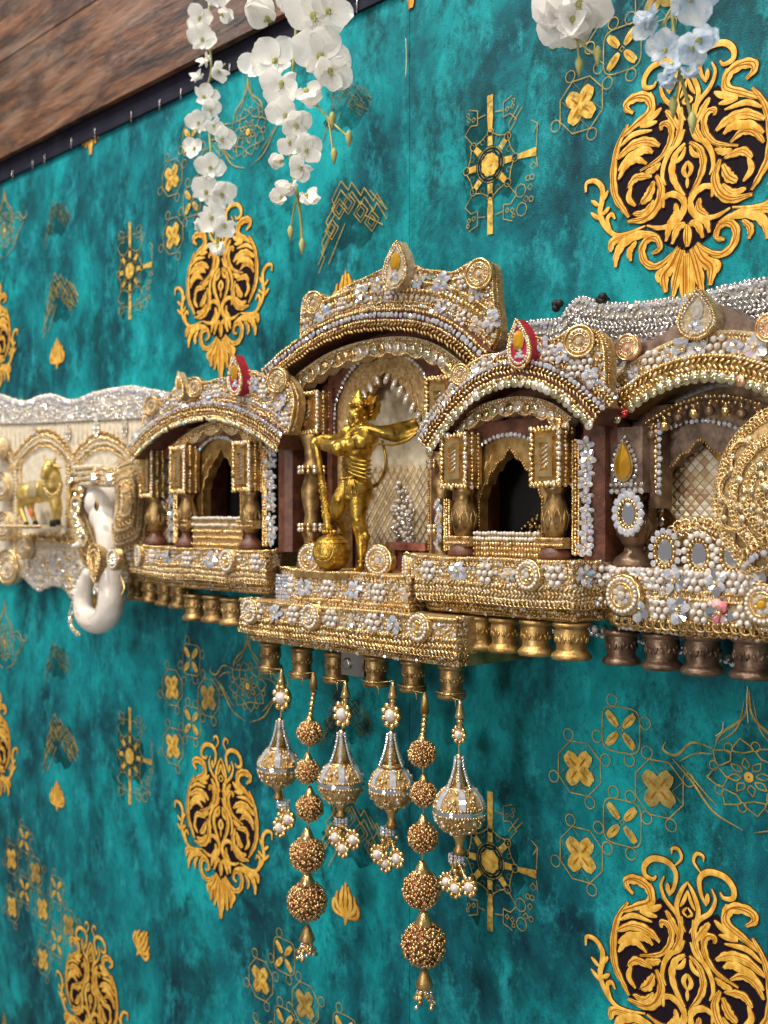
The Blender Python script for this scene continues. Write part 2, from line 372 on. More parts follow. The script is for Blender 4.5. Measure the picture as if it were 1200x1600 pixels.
# ------------------------------------------------------------------ ornaments: each a part of its thing
def rosette(par, pos, r, n=OUT, name='rosette', ring='white_bead', core='gold_lace', label=None):
    pos = np.asarray(pos, float); B = frame(n); mb = MB()
    mb.lathe(pos - B[2] * r * .6, [(r * .9, 0), (r * .95, r * .4), (r * .98, r * .62), (r * .75, r * .75), (.0001, r * .7)], core, 22, B)
    for k in range(5): mb.put(TOR, pos - B[2] * (r * .5 - k * r * .12), (r * .97, r * .97, r * .3), 'gold_bead', B)
    o = mb.build(name, par, label)
    m2 = MB(); c = max(12, int(2 * math.pi * r * .86 / .0026))
    for k in range(c):
        a = 2 * math.pi * k / c; m2.put(BEAD, pos + (B[0] * math.cos(a) + B[1] * math.sin(a)) * r * .86 + B[2] * r * .12, math.pi * r * .86 / c * 1.02, ring)
    m2.build('bead_ring', o)
    m3 = MB(); m3.put(TORT, pos + B[2] * r * .12, r * .62, 'gold_bead', B)
    m3.put(GEM, pos + B[2] * r * .1, r * .24, 'amber' if R.random() < .4 else 'warm_crystal', B, False)
    for k in range(7):
        a = 2 * math.pi * k / 7; m3.put(GEM6, pos + (B[0] * math.cos(a) + B[1] * math.sin(a)) * r * .40 + B[2] * r * .08, r * .17, R.choice(['warm_crystal', 'gold_bead', 'crystal']), B, False)
    m3.build('centre', o); return o
def coil(par, pos, r, n=OUT, mat='gold_lace'):
    pos = np.asarray(pos, float); B = frame(n); mb = MB()
    mb.lathe(pos - B[2] * r * .5, [(r, 0), (r * 1.0, r * .45), (r * .85, r * .55), (.0001, r * .5)], mat, 22, B)
    for q in (.95, .7, .45): mb.put(TORT, pos + B[2] * r * .05, r * q, 'gold_bead', B)
    for k in range(16): a = k * math.pi / 8; mb.put(BEAD, pos + (B[0] * math.cos(a) + B[1] * math.sin(a)) * r * .58 + B[2] * r * .06, r * .09, 'warm_crystal')
    mb.put(GEM, pos + B[2] * r * .06, r * .2, 'warm_crystal', B, False)
    return mb.build('coiled_rosette', par)
def pearl_flower(par, pos, r, n=OUT):
    pos = np.asarray(pos, float); B = frame(n); mb = MB()
    mb.put(BALL, pos + B[2] * r * .2, r * .27, 'pearl')
    for k in range(6): a = k * math.pi / 3; mb.put(BALL, pos + (B[0] * math.cos(a) + B[1] * math.sin(a)) * r * .68 + B[2] * r * .12, r * .28, 'pearl')
    return mb.build('pearl_flower', par)
PET = (np.array([(0, 0, 0), (.45, .36, .12), (.86, .24, .10), (1, 0, .06), (.86, -.24, .10), (.45, -.36, .12), (.55, 0, .30)], float), [(0, 6, 1), (1, 6, 2), (2, 6, 3), (3, 6, 4), (4, 6, 5), (5, 6, 0), (0, 1, 2, 3, 4, 5)])
def mirror_flower(par, pos, r, n=OUT, mat='crystal', k0=7, name='mirror_flower', mats=None):
    pos = np.asarray(pos, float); mb = MB(); ph = jit(1)
    for k in range(k0):
        a = 2 * math.pi * k / k0 + ph; nn = nrm(np.asarray(n, float) + np.array([jit(.5), jit(.2), jit(.5)])); B = frame(nn)
        d = B[0] * math.cos(a) + B[1] * math.sin(a); mb.put(PET, pos, r, mats[k % len(mats)] if mats else (mat if R.random() > .07 else 'ab_crystal'), (d, np.cross(nn, d), nn), False)
    mb.put(BALL, pos + np.asarray(n) * r * .25, r * .16, 'gold_bead')
    return mb.build(name, par)
def tear_outline(w, h, n=36):
    o = []
    for k in range(n):
        a = 2 * math.pi * k / n; s = math.sin(a); q = (s + 1) / 2
        o.append((w * math.cos(a) * (1 - q ** 1.6) ** .62 * 1.18, h * (s * .5)))
    return o
def teardrop(par, pos, wd, h, body, gem, tilt=0., depth=.01):
    pos = np.asarray(pos, float); O = tear_outline(wd, h)
    c, s_ = math.cos(tilt), math.sin(tilt); rot = lambda q, k=1.: (pos[0] + (q[0] * c + q[1] * s_) * k, pos[2] + (-q[0] * s_ + q[1] * c) * k)
    e = -pos[1]; mb = MB(); mb.prism([rot(q) for q in O], e - depth, e, body)
    o = mb.build('teardrop_plaque', par)
    m2 = MB(); line = [np.array([rot(q)[0], -e - .0005, rot(q)[1]]) for q in O]; line.append(line[0])
    t_rope(m2, line, .0016, 'gold_bead'); l2 = [np.array([rot(q, .82)[0], -e - .0006, rot(q, .82)[1]]) for q in O]; l2.append(l2[0]); t_beads(m2, l2, .0011, 'warm_crystal')
    m2.build('bead_border', o)
    m3 = MB(); k = h * .16; x, z = rot((0, h * .06)); m3.put(GEM, (x, -e, z), (k, k * 1.3, k * .6), gem, frame(OUT), False)
    for j in range(9): a = j * .7; q = rot((math.cos(a) * wd * .34 * (j % 3) / 2, -h * .22 + math.sin(a) * wd * .3 * (j % 3) / 2)); m3.put(GEM6, (q[0], -e, q[1]), wd * .16, 'crystal', frame([jit(.4), -1, jit(.4)]), False)
    m3.build('gem', o); return o
def lathe_baluster(par, x, e, z1, h, r, mat, name='baluster'):
    pr = [(r * .80, 0), (r * 1.0, -.02 * h), (r * 1.0, -.10 * h), (r * .86, -.14 * h), (r * .82, -.18 * h), (r * .88, -.22 * h), (r * .82, -.5 * h), (r * .78, -.70 * h), (r * .84, -.76 * h), (r * .95, -.80 * h), (r * 1.04, -.86 * h), (r * 1.06, -.93 * h), (r * .98, -.985 * h), (r * .8, -h)]
    mb = MB(); mb.lathe((x, -e, z1), pr[::-1], mat, 24)
    o = mb.build(name, par)
    m2 = MB()
    for k in range(8):
        a = k * math.pi / 4; d = np.array([math.cos(a), math.sin(a), 0])
        p = np.array([x, -e, z1]) + d * r * .80
        for sgn in (-1, 0, 1):
            s_ = np.cross((0, 0, 1), d); q = p + np.array([0, 0, -h * (.36 if sgn == 0 else .46)]) + s_ * sgn * r * .17; dd = nrm(np.array([0, 0, 1.]) + s_ * sgn * .5)
            m2.put(BEAD, q, (r * .22, r * .09, r * .10), mat, (dd, np.cross(d, dd), d))
    m2.build('leaf_relief', o); return o
# ================================================================== SETTING: papered wall, board above it
wb = MB(); wb.box((-2.2, .004, -1.3), (1.1, .05, 1.3), 'seam_dark'); wall = wb.build('wall', kind='structure')
PX, PZ = .5235, .53                                   # repeat of the printed paper
for k in range(-4, 2):
    x0 = .0305 + k * PX; mb = MB(); mb.box((x0 + .0003, 0, -1.3), (x0 + PX - .0003, .004, .4295), 'teal_wallpaper'); mb.build('wallpaper_strip', wall)
DAM=[
 ([(-46.2, 40.7), (-54.7, 27.4), (-58.3, 10.4), (-56.8, -5.4), (-50.4, -16.1), (-45.5, -22.9)],4.3),
 ([(-52.6, 26.9), (-42.0, 32.6), (-27.0, 31.9)],2.9),
 ([(-54.7, 19.1), (-42.0, 25.6), (-29.7, 25.0), (-20.9, 20.1)],5.2),
 ([(-54.0, 10.6), (-44.8, 18.0), (-32.4, 19.9), (-26.3, 16.7)],4.5),
 ([(-54.0, 4.7), (-47.6, 12.8), (-39.3, 15.0), (-31.0, 10.3)],4.0),
 ([(-50.4, 33.5), (-40.6, 38.7), (-28.3, 45.5), (-29.7, 53.9), (-37.9, 57.3), (-46.2, 55.9), (-47.6, 51.6), (-42.0, 47.2)],5.4),
 ([(-36.5, 38.3), (-27.0, 45.1), (-28.3, 57.6)],3.4),
 ([(-36.5, 37.1), (-25.6, 41.3), (-19.6, 45.0)],3.4),
 ([(-36.5, 36.5), (-22.9, 36.6)],3.1),
 ([(-19.6, 30.1), (-20.0, 33.6), (-14.9, 33.5), (-12.0, 27.7), (-14.3, 19.1), (-21.6, 11.6), (-36.5, 6.8)],3.6),
 ([(-4.5, 41.6), (-5.1, 31.6), (-7.1, 23.1), (-12.3, 14.1)],3.6),
 ([(-16.3, 42.4), (-11.0, 35.4), (-6.4, 27.4)],4.0),
 ([(-2.1, 26.4), (-5.8, 19.4), (-12.3, 15.2), (-17.6, 7.3), (-18.9, -1.6), (-16.3, -7.3)],2.9),
 ([(-1.6, 17.2), (-9.0, 11.0), (-11.6, 1.4), (-8.4, -8.4), (-1.9, -17.1)],4.0),
 ([(-11.0, 5.8), (-4.5, 8.9), (-1.6, 15.0)],2.7),
 ([(-46.2, -2.8), (-39.3, 2.8), (-27.0, 1.3)],4.3),
 ([(-32.4, 4.8), (-25.6, 5.6), (-20.2, 8.4)],3.8),
 ([(-43.4, -2.2), (-45.5, -10.0), (-40.0, -16.4)],3.4),
 ([(-23.6, 1.1), (-20.0, -9.4), (-23.6, -20.1), (-32.4, -26.0), (-46.2, -25.7)],5.2),
 ([(-35.8, -15.4), (-29.7, -10.9), (-25.6, -2.5)],5.6),
 ([(-42.0, -21.2), (-32.4, -21.9), (-25.6, -15.1)],3.8),
 ([(-18.2, -21.8), (-17.8, -15.5), (-11.0, -14.1), (-2.9, -19.7), (-3.8, -28.5), (-11.0, -34.0), (-21.6, -34.5), (-31.0, -31.2)],3.6),
 ([(-9.0, -20.7), (-8.4, -27.6), (-14.9, -32.7)],4.0),
 ([(-81.7, 1.5), (-80.9, 7.8), (-73.5, 7.7), (-67.7, 1.6), (-67.7, -6.8), (-69.4, -14.8), (-66.2, -23.8), (-57.5, -32.5), (-47.6, -33.7), (-32.4, -31.2)],3.4),
 ([(-62.6, -1.2), (-67.7, -8.0)],2.5),
 ([(-76.8, -5.5), (-69.8, -10.5)],2.5),
 ([(-61.1, -12.8), (-67.7, -17.5)],2.5),
 ([(-77.2, -13.9), (-69.1, -20.3)],2.5),
 ([(-56.8, -22.0), (-59.7, -18.1), (-63.3, -21.3), (-59.7, -30.3)],2.5),
 ([(-60.7, -43.9), (-58.3, -37.1), (-46.2, -35.1)],4.9),
 ([(-22.9, -39.2), (-36.5, -36.3), (-49.0, -39.3), (-55.4, -47.1), (-56.4, -55.3)],5.2),
 ([(-39.3, -40.4), (-44.8, -46.5), (-43.7, -53.1)],3.8),
 ([(-27.0, -50.6), (-20.9, -48.2), (-23.6, -41.1), (-31.0, -40.7), (-35.1, -47.0), (-32.4, -55.5), (-24.3, -59.7), (-14.9, -56.1), (-7.1, -49.4)],4.3),
 ([(0.0, -36.0), (-0.2, -50.6)],4.9),
 ([(-1.2, -35.8), (-7.1, -37.0), (-11.6, -46.9)],4.3),
 ([(-5.8, -34.4), (-13.0, -35.9), (-16.3, -44.4)],3.8),
 ([(-5.8, -50.8), (-11.0, -60.1), (-17.6, -67.1), (-16.5, -78.1)],6.7),
 ([(-2.9, -52.4), (-7.1, -65.3), (-11.0, -81.7)],6.3),
 ([(-0.6, -55.0), (-0.9, -69.6), (-0.6, -92.2)],8.3),
 ([(-18.9, -61.7), (-22.9, -65.7), (-21.8, -71.0)],2.7),
 ([(0.2, 65.2), (-4.4, 58.4), (-8.0, 48.1), (-5.8, 39.2), (-1.4, 32.0)],2.7),
 ([(-0.1, 59.4), (-2.6, 52.6), (-5.6, 47.6)],2.1),
 ([(-0.2, 48.4), (-3.2, 44.6), (-0.1, 42.0)],1.5),
 ([(-0.2, 5.1), (-2.9, -0.4), (-0.1, -5.8)],2.7),
 ([(0.0, -5.2), (0.0, -12.5)],2.1),
 ([(-17.7, 64.8), (-20.2, 57.8), (-16.5, 49.2), (-8.0, 41.8), (-5.3, 34.1), (-6.8, 25.3), (-11.6, 17.7)],2.5),
 ([(-14.0, 52.9), (-10.2, 59.1), (-8.9, 68.9), (-15.3, 74.9), (-26.4, 74.6), (-32.9, 68.8), (-32.7, 62.4), (-26.4, 60.9), (-23.6, 63.9)],3.3),
 ([(-10.2, 72.8), (-4.6, 79.3), (-6.8, 84.9), (-11.4, 84.4), (-11.9, 80.9)],1.9),
 ([(-14.3, 53.9), (-15.0, 61.2)],2.7),
]
DAMB= [(0.0, 55.1), (-7.1, 41.2), (-21.6, 49.5), (-35.1, 34.4), (-53.3, 28.2), (-56.4, 10.0), (-53.3, -13.2), (-43.4, -26.8), (-25.6, -34.7), (-21.6, -42.4), (-16.3, -46.7), (-5.8, -51.9), (0.0, -64.1)]
def visible(x, z, m=.07):
    d = np.array([x - CX, -CY]); a = d @ np.array([-math.cos(TH), math.sin(TH)]); b = d @ np.array([math.sin(TH), math.cos(TH)])
    px = 600 + F * b / a; py = HY - F * z / a; s = F / a * m
    return -s < px < 1200 + s and -s < py < 1600 + s
def stroke(mb, pts, wd, e, mat, x0, z0, taper=True, ridge=.00035, k=7, grow=0.):
    c = cat([np.array(p, float) for p in pts], k); n = len(c); V = []; Fc = []
    for i, p in enumerate(c):
        t = c[min(i + 1, n - 1)] - c[max(i - 1, 0)]; t = t / (np.linalg.norm(t) + 1e-9); b = np.array([-t[1], t[0]])
        u = i / (n - 1); h = wd * .5 * ((.10 + .90 * math.sin(math.pi * (.06 + u * .90)) ** .75) * ((.84 + .24 * abs(math.sin(u * math.pi * (len(pts) + .5)))) if wd > 4.5 and n > 12 else 1) if taper is True else math.sin(math.pi * (.06 + u * .84)) ** .5 if taper else 1) + grow
        for q, rr in ((-1, 0), (-.4, .8), (.15, 1), (1, 0)):
            v = p + b * q * h; V.append((x0 + v[0] * .001, -e - rr * ridge, z0 + v[1] * .001))
    for i in range(n - 1):
        for j in range(3): Fc.append((4 * i + j, 4 * i + j + 1, 4 * i + j + 5, 4 * i + j + 4))
    mb.add(V, Fc, mat)
mir = lambda pts: [(-x, z) for x, z in pts]
def damask(x0, z0, tail_only=False):
    mb = MB()
    if not tail_only: mb.sheet([(x0 + x * .001, z0 + z * .001) for x, z in DAMB + [(-a, b) for a, b in DAMB[-2:0:-1]]], .0004, 'print_dark')
    k = 0
    for i, (pts, wd) in enumerate(DAM):
        wd *= 1.27
        if tail_only and min(p[1] for p in pts) > -52: continue
        for q in (pts, mir(pts)):
            stroke(mb, q, wd, .0006 + .00002 * (k % 6), 'print_edge', x0, z0, ridge=.0001, grow=.6)
            stroke(mb, q, wd, .0012 + .00004 * (k % 9), 'print_gold', x0, z0, ridge=.0003); k += 1
            if wd > 4.5:
                for sg in (-1, 1): stroke(mb, q, wd * .13, .0016, 'print_orange', x0 - .0005 + sg * wd * .00013, z0 + .0002 + sg * wd * .0001, ridge=.0001)
    mb.build('damask_motif', wall)
def seg(mb, a, b, wd, x0, z0, mat='print_dull', e=.0008): stroke(mb, [a, b], wd, e, mat, x0, z0, False, .0002, 1)
def ring(mb, c, r, wd, x0, z0, mat='print_dull', n=16, a0=0., e=.0009): stroke(mb, [(c[0] + r * math.cos(a0 + 2 * math.pi * i / n), c[1] + r * math.sin(a0 + 2 * math.pi * i / n)) for i in range(n + 1)], wd, e, mat, x0, z0, False, .0002, 1)
def poly(mb, pts, e, mat, x0, z0): mb.sheet([(x0 + x * .001, z0 + z * .001) for x, z in pts], e, mat)
def blot(mb, r, sx, sz, x0, z0, seed, e=.0003):
    rr = random.Random(seed); n = 40; ph = [rr.uniform(0, 6) for _ in range(5)]
    poly(mb, [((1 + .16 * math.sin(3 * a + ph[0]) + .12 * math.sin(7 * a + ph[1]) + .07 * math.sin(13 * a + ph[2])) * r * sx * math.cos(a), (1 + .13 * math.sin(4 * a + ph[3]) + .10 * math.sin(9 * a + ph[4])) * r * sz * math.sin(a)) for a in [2 * math.pi * i / n for i in range(n)]], e, 'print_shade', x0, z0)
def wheel(x0, z0):
    mb = MB(); blot(mb, 30, .55, 1.65, x0 - .012, z0, 3); blot(mb, 27, 1, 1, x0 + .004, z0, 5, .00035)
    for s in (1, -1): 
        poly(mb, [(-1.9, s * 25), (-2.9, s * 36), (-2.7, s * 41), (-2.9, s * 53), (2.9, s * 53), (2.7, s * 41), (2.9, s * 36), (1.9, s * 25)], .0010, 'print_worn', x0, z0)
    poly(mb, [(27, -1.8), (27, 1.8), (45, 3.2), (45, -3.2)], .0010, 'print_worn', x0, z0)
    for k in range(8):
        a = k * math.pi / 4; c, s = math.cos(a), math.sin(a); tr = lambda u, v: (u * c - v * s, u * s + v * c)
        poly(mb, [tr(14.5, -2.6), tr(21.5, -2.3), tr(21.5, 2.3), tr(14.5, 2.6)], .0011, 'print_worn', x0, z0)
        ring(mb, tr(24.5, 0), 2.1, .8, x0, z0, 'print_deep'); ring(mb, tr(24.5, 0), 3.1, .7, x0, z0)
        b = a + math.pi / 8; ring(mb, (10.2 * math.cos(b), 10.2 * math.sin(b)), 1.2, .6, x0, z0, 'print_deep', e=.0015)
        ring(mb, (12.3 * math.cos(b), 12.3 * math.sin(b)), 1.5, .5, x0, z0, 'print_deep', e=.0015)
        ring(mb, (20 * math.cos(b), 20 * math.sin(b)), 2.0, .6, x0, z0, 'print_faint'); seg(mb, tr(25, 2), (22 * math.cos(b), 22 * math.sin(b)), .9, x0, z0); seg(mb, (22 * math.cos(b), 22 * math.sin(b)), (24.5 * math.cos(a + math.pi / 4) + 1.2 * math.sin(a), 24.5 * math.sin(a + math.pi / 4)), .9, x0, z0)
    ring(mb, (0, 0), 12.2, .8, x0, z0, 'print_deep', 32); ring(mb, (0, 0), 13.4, .8, x0, z0, 'print_dull', 32); ring(mb, (0, 0), 10.9, .6, x0, z0, 'print_dull', 32)
    poly(mb, [((9.8 if i % 2 else 8.2) * math.cos(i * math.pi / 8), (9.8 if i % 2 else 8.2) * math.sin(i * math.pi / 8)) for i in range(16)], .0013, 'print_worn', x0, z0)
    for sx in (-1, 1):
        for sz in (-1, 1):
            seg(mb, (sx * 17, sz * 18), (sx * 26, sz * 28), .8, x0, z0); seg(mb, (sx * 26, sz * 28), (sx * 20, sz * 34), .8, x0, z0)
            st = [(sx * 20, sz * 34), (sx * 13, sz * 33), (sx * 13, sz * 38), (sx * 5, sz * 39)]
            for u, v in zip(st, st[1:]): seg(mb, u, v, .9, x0, z0)
            seg(mb, (sx * 13, sz * 38), (sx * 13, sz * 44), .9, x0, z0); seg(mb, (sx * 13, sz * 44), (sx * 22, sz * 47), .8, x0, z0)
            for cx_, cz in ((17, 38), (22, 39)): ring(mb, (sx * cx_, sz * cz), 1.9, .8, x0, z0, n=4)
            ring(mb, (sx * 23, sz * 43), 1.4, .7, x0, z0)
    for u, v, r, n in ((30, -26, 5, 8), (37, -18, 2, 8), (41, -18, 2, 8), (39, -25, 2.4, 4), (35, -33, 2.4, 4), (31, -40, 5, 8), (40, -34, 2, 8), (42, -10, 3, 4)): ring(mb, (u, v), r, .8, x0, z0, n=n)
    for a, b in (((45, 4), (46, 20)), ((46, 20), (42, 14)), ((45, -4), (46, -12)), ((24, 28), (32, 36)), ((18, 26), (28, 38)), ((46, 20), (40, 24))): seg(mb, a, b, .9, x0, z0)
    mb.build('wheel_motif', wall)
def leafp(mb, cx_, cz, a, ln, wd, x0, z0, mat='print_worn'):
    c, s = math.cos(a), math.sin(a); stroke(mb, [(cx_, cz), (cx_ + c * ln * .5, cz + s * ln * .5), (cx_ + c * ln, cz + s * ln)], wd, .0012, mat, x0, z0, 'petal', .0003, 5); stroke(mb, [(cx_ + c * ln * .15, cz + s * ln * .15), (cx_ + c * ln * .7, cz + s * ln * .7)], wd * .10, .0021, 'print_orange', x0, z0, True, .0001, 3)
def lattice(x0, z0, cells):
    mb = MB()
    for (cx_, cz, ty) in cells:
        if ty in (1, 3):
            for k in range(4): leafp(mb, cx_, cz, math.pi / 4 + k * math.pi / 2 + .12, 14.5, 11.5, x0, z0, 'print_worn' if ty == 1 else 'print_dull')
            oct_ = [(cx_ + 20 * math.cos(math.pi / 8 + k * math.pi / 4), cz + 20 * math.sin(math.pi / 8 + k * math.pi / 4)) for k in range(9)]
            for k in range(8):
                seg(mb, oct_[k], oct_[k + 1], .9, x0, z0); m = ((oct_[k][0] + oct_[k + 1][0]) / 2 * .55 + cx_ * .45, (oct_[k][1] + oct_[k + 1][1]) / 2 * .55 + cz * .45)
                if k % 2: seg(mb, oct_[k], m, .6, x0, z0, 'print_faint'); seg(mb, oct_[k + 1], m, .6, x0, z0, 'print_faint')
                if k % 2 == 0: ring(mb, (cx_ + 24.5 * math.cos(math.pi / 8 + k * math.pi / 4), cz + 24.5 * math.sin(math.pi / 8 + k * math.pi / 4)), 4.2, .8, x0, z0)
        else:
            for k in range(4): leafp(mb, cx_ + 3.2 * math.cos(math.pi / 4 + k * math.pi / 2), cz + 3.2 * math.sin(math.pi / 4 + k * math.pi / 2), math.pi / 4 + k * math.pi / 2, 13, 6.2, x0, z0)
            ring(mb, (cx_, cz), 2, .7, x0, z0, n=4)
            sq = [(cx_ + 15.5 * (1 if abs(math.cos(t)) > .38 else 1) * np.sign(math.cos(t)) * abs(math.cos(t)) ** .45, cz + 15.5 * np.sign(math.sin(t)) * abs(math.sin(t)) ** .45) for t in [2 * math.pi * i / 32 for i in range(33)]]
            stroke(mb, sq, .9, .0008, 'print_dull', x0, z0, False, .0002, 1)
            for k in range(4): ring(mb, (cx_ + 21 * math.cos(k * math.pi / 2 + .35), cz + 21 * math.sin(k * math.pi / 2 + .35)), 4.2, .8, x0, z0)
    mb.build('quatrefoil_motif', wall)
def lotus(x0, z0):
    mb = MB(); m = 'print_dull'
    for s in (1, -1):
        for pts, wd in (([(0, 55), (3 * s, 38), (20 * s, 24), (24 * s, 14)], 1.8), ([(24 * s, 14), (40 * s, 16), (52 * s, 6), (62 * s, 8), (60 * s, 14)], 1.8), ([(55 * s, 3), (40 * s, -10), (25 * s, -26), (4 * s, -34)], 1.6),
                        ([(3 * s, 48), (8 * s, 30), (22 * s, 18)], 1.1), ([(24 * s, 11), (38 * s, 9), (50 * s, 2)], 1.1), ([(48 * s, 0), (30 * s, -16), (22 * s, -22)], 1.1)):
            stroke(mb, pts, wd, .0009, m, x0, z0)
    for k in range(8):
        a = k * math.pi / 4 + .2
        for r0, r1, d in ((5, 15, .26), (15, 30, .34)):
            stroke(mb, [(r0 * math.cos(a), r0 * math.sin(a)), ((r0 + r1) / 2 * math.cos(a + d), (r0 + r1) / 2 * math.sin(a + d) * .8), (r1 * math.cos(a), r1 * math.sin(a) * .8)], 1.0, .0009, m, x0, z0, False)
            stroke(mb, [(r0 * math.cos(a), r0 * math.sin(a)), ((r0 + r1) / 2 * math.cos(a - d), (r0 + r1) / 2 * math.sin(a - d) * .8), (r1 * math.cos(a), r1 * math.sin(a) * .8)], 1.0, .0010, m, x0, z0, False)
        ring(mb, (25 * math.cos(a + .4), 20 * math.sin(a + .4)), 3, .8, x0, z0)
    ring(mb, (0, 0), 2, 2.6, x0, z0, 'print_gold'); mb.build('lotus_motif', wall)
def zigzag(x0, z0, sc=1., mat='print_dull'):
    mb = MB(); blot(mb, 34 * sc, 1, .8, x0, z0, 9)
    arm = [(-44, -34), (-36, -22), (-40, -16), (-30, -4), (-34, 2), (-22, 14), (-26, 20), (-14, 34), (-4, 24), (0, 30), (12, 16), (16, 22), (28, 8), (32, 14), (44, -2)]
    for d in (0, 5.5): 
        q = [(x * sc, (z - d * 1.4) * sc) for x, z in arm]
        for a, b in zip(q, q[1:]): seg(mb, a, b, 1.15 * sc, x0, z0, mat)
    for cx_, cz in ((-26, -6), (-16, 10), (-4, 12), (12, 2), (26, -8)):
        ring(mb, (cx_ * sc, cz * sc), 9 * sc, 1.2 * sc, x0, z0, mat, 4); ring(mb, (cx_ * sc, cz * sc), 5 * sc, .9 * sc, x0, z0, mat, 4, e=.0011)
    for a, b in (((-44, -34), (-20, -2)), ((-30, -36), (-8, -4)), ((44, -2), (24, 18)), ((40, -14), (18, -2))): seg(mb, (a[0] * sc, a[1] * sc), (b[0] * sc, b[1] * sc), 1.1 * sc, x0, z0, mat, .0013)
    mb.build('zigzag_motif', wall)
def palmette(x0, z0, sc=1., rot=0.):
    mb = MB(); c, s = math.cos(rot), math.sin(rot)
    for pts, wd in (([(0, -26), (0, -8), (0, 20)], 6), ([(-2, -20), (-8, -2), (-4, 16)], 6), ([(2, -20), (8, -2), (4, 16)], 6), ([(-3, -18), (-15, -6), (-14, 8)], 5), ([(3, -18), (15, -6), (14, 8)], 5), ([(-4, -18), (-18, -14), (-20, -4), (-14, 0)], 4.5), ([(4, -18), (18, -14), (20, -4), (14, 0)], 4.5)):
        q = [((x * c - z * s) * sc, (x * s + z * c) * sc) for x, z in pts]
        stroke(mb, q, wd * sc, .0006, 'print_orange', x0, z0, ridge=.0001, grow=.7); stroke(mb, q, wd * sc, .0012, 'print_gold', x0, z0, ridge=.0003)
    mb.build('palmette_motif', wall)
LATT = [(-87.8, 43, 1), (-52.5, 75, 2), (-51.4, 11.6, 2), (-86.2, -17.8, 1), (-22, 40, 3)]
for i in range(-3, 2):
    for j in range(-2, 2):
        ox, oz = .2905 + i * PX, .2253 + j * PZ
        for fn, dx, dz, mg in ((damask, 0, 0, .12), (damask, -.2571, .2797, .12), (wheel, -.1715, .041, .08), (lotus, .0435, .1405, .08), (zigzag, -.3305, .031, .06), (zigzag, -.338, .128, .06), (palmette, -.338, -.030, .04), (palmette, -.1450, .375, .04)):
            if not visible(ox + dx, oz + dz, mg): continue
            if fn is zigzag: fn(ox + dx, oz + dz, 1. if dz < .1 else .75, 'print_dull' if dz < .1 else 'print_faint')
            elif fn is palmette: fn(ox + dx, oz + dz, .8, 0. if dz < 0 else -.6)
            else: fn(ox + dx, oz + dz)
        for dx, dz in ((0, .082), (-.287, .31), (.152, .353)):
            if visible(ox + dx - .06, oz + dz + .03, .12): lattice(ox + dx, oz + dz, LATT)
bb = MB(); bb.box((-2.2, -.004, .4292), (1.1, .004, .4525), 'dark_strip'); strip_o = bb.build('edging_strip', label='dark edging strip stapled along the top of the teal paper', cat='trim')
for k in range(34):
    x = -1.3 + k * .06 + jit(.02); mb = MB(); z = .4315 + jit(.003); mb.tube([(x, -.0045, z - .006), (x, -.0055, z - .005), (x + .0006, -.0055, z + .005), (x + .0006, -.0045, z + .006)], .0006, 'steel', 5); mb.build('staple', strip_o)
bb = MB(); bb.box((-2.2, -.006, .4527), (1.1, .004, 1.25), 'print_dark'); wbd = bb.build('weathered_board', label='weathered brown plank board with pale stains above the teal paper', cat='board')
zp = .453
for k, h in enumerate((.122, .138, .115, .15, .13)):
    mb = MB(); d = .0005 * (k % 3); mb.prism([(-2.2, zp), (1.1, zp), (1.1, zp + h - .0015), (-2.2, zp + h - .0015)], .006, .0135 + d, 'aged_board'); o = mb.build('plank', wbd); zp += h
for pts in ([(1168, 1072), (1167, 1100), (1169, 1130)], [(1130, 1128), (1128, 1142), (1118, 1150)], [(634, 60), (635, 90), (634, 120)], [(735, 1262), (745, 1272), (752, 1290)]):
    mb = MB(); mb.tube(cat([P(*q, .0022 + jit(.001)) for q in pts], 6), .0003, 'thread', 5); mb.build('loose_thread', wall)
# ================================================================== THE JEWELLED PALACE FACADE
def xz(pxs, e): return [W(a, b, e) for a, b in pxs]
def arc(xl, xr, zf, za, n=40, pw=2., zr=None):
    out = []; zr = zf if zr is None else zr
    for i in range(n + 1):
        t = -1 + 2 * i / n; q = 1 - abs(t) ** pw; f = zf + (zr - zf) * (t + 1) / 2
        out.append((xl + (xr - xl) * (t + 1) / 2, f + (za - (zf + zr) / 2) * q))
    return out
def off(pts, d):                                      # offset a left-to-right polyline upwards
    P_ = [np.array(p) for p in pts]; out = []
    for i in range(len(P_)):
        t = P_[min(i + 1, len(P_) - 1)] - P_[max(i - 1, 0)]; t = t / np.linalg.norm(t); out.append(tuple(P_[i] + d * np.array([-t[1], t[0]])))
    return out
def at(pts, e): return [np.array([x, -e, z]) for x, z in pts]
def cornice(par, line, e0, e1, rows, core='brown_wood', h=.007):
    """arched projecting eave with rows of trim: rows = (offset, kind, size, material)"""
    mb = MB(); mb.strip(off(line, h), off(line, -h), e0, e1, core); o = mb.build('arched_eave', par)
    for d, kind, sz, mat in rows:
        m = MB(); pts = at(off(line, d), e1 + .0008)
        {'beads': t_beads, 'gems': t_gems, 'braid': t_braid, 'rope': t_rope, 'loops': t_loops, 'sequins': t_sequins}[kind](m, pts, sz, mat)
        m.build('eave_trim', o, kind='stuff')
    return o
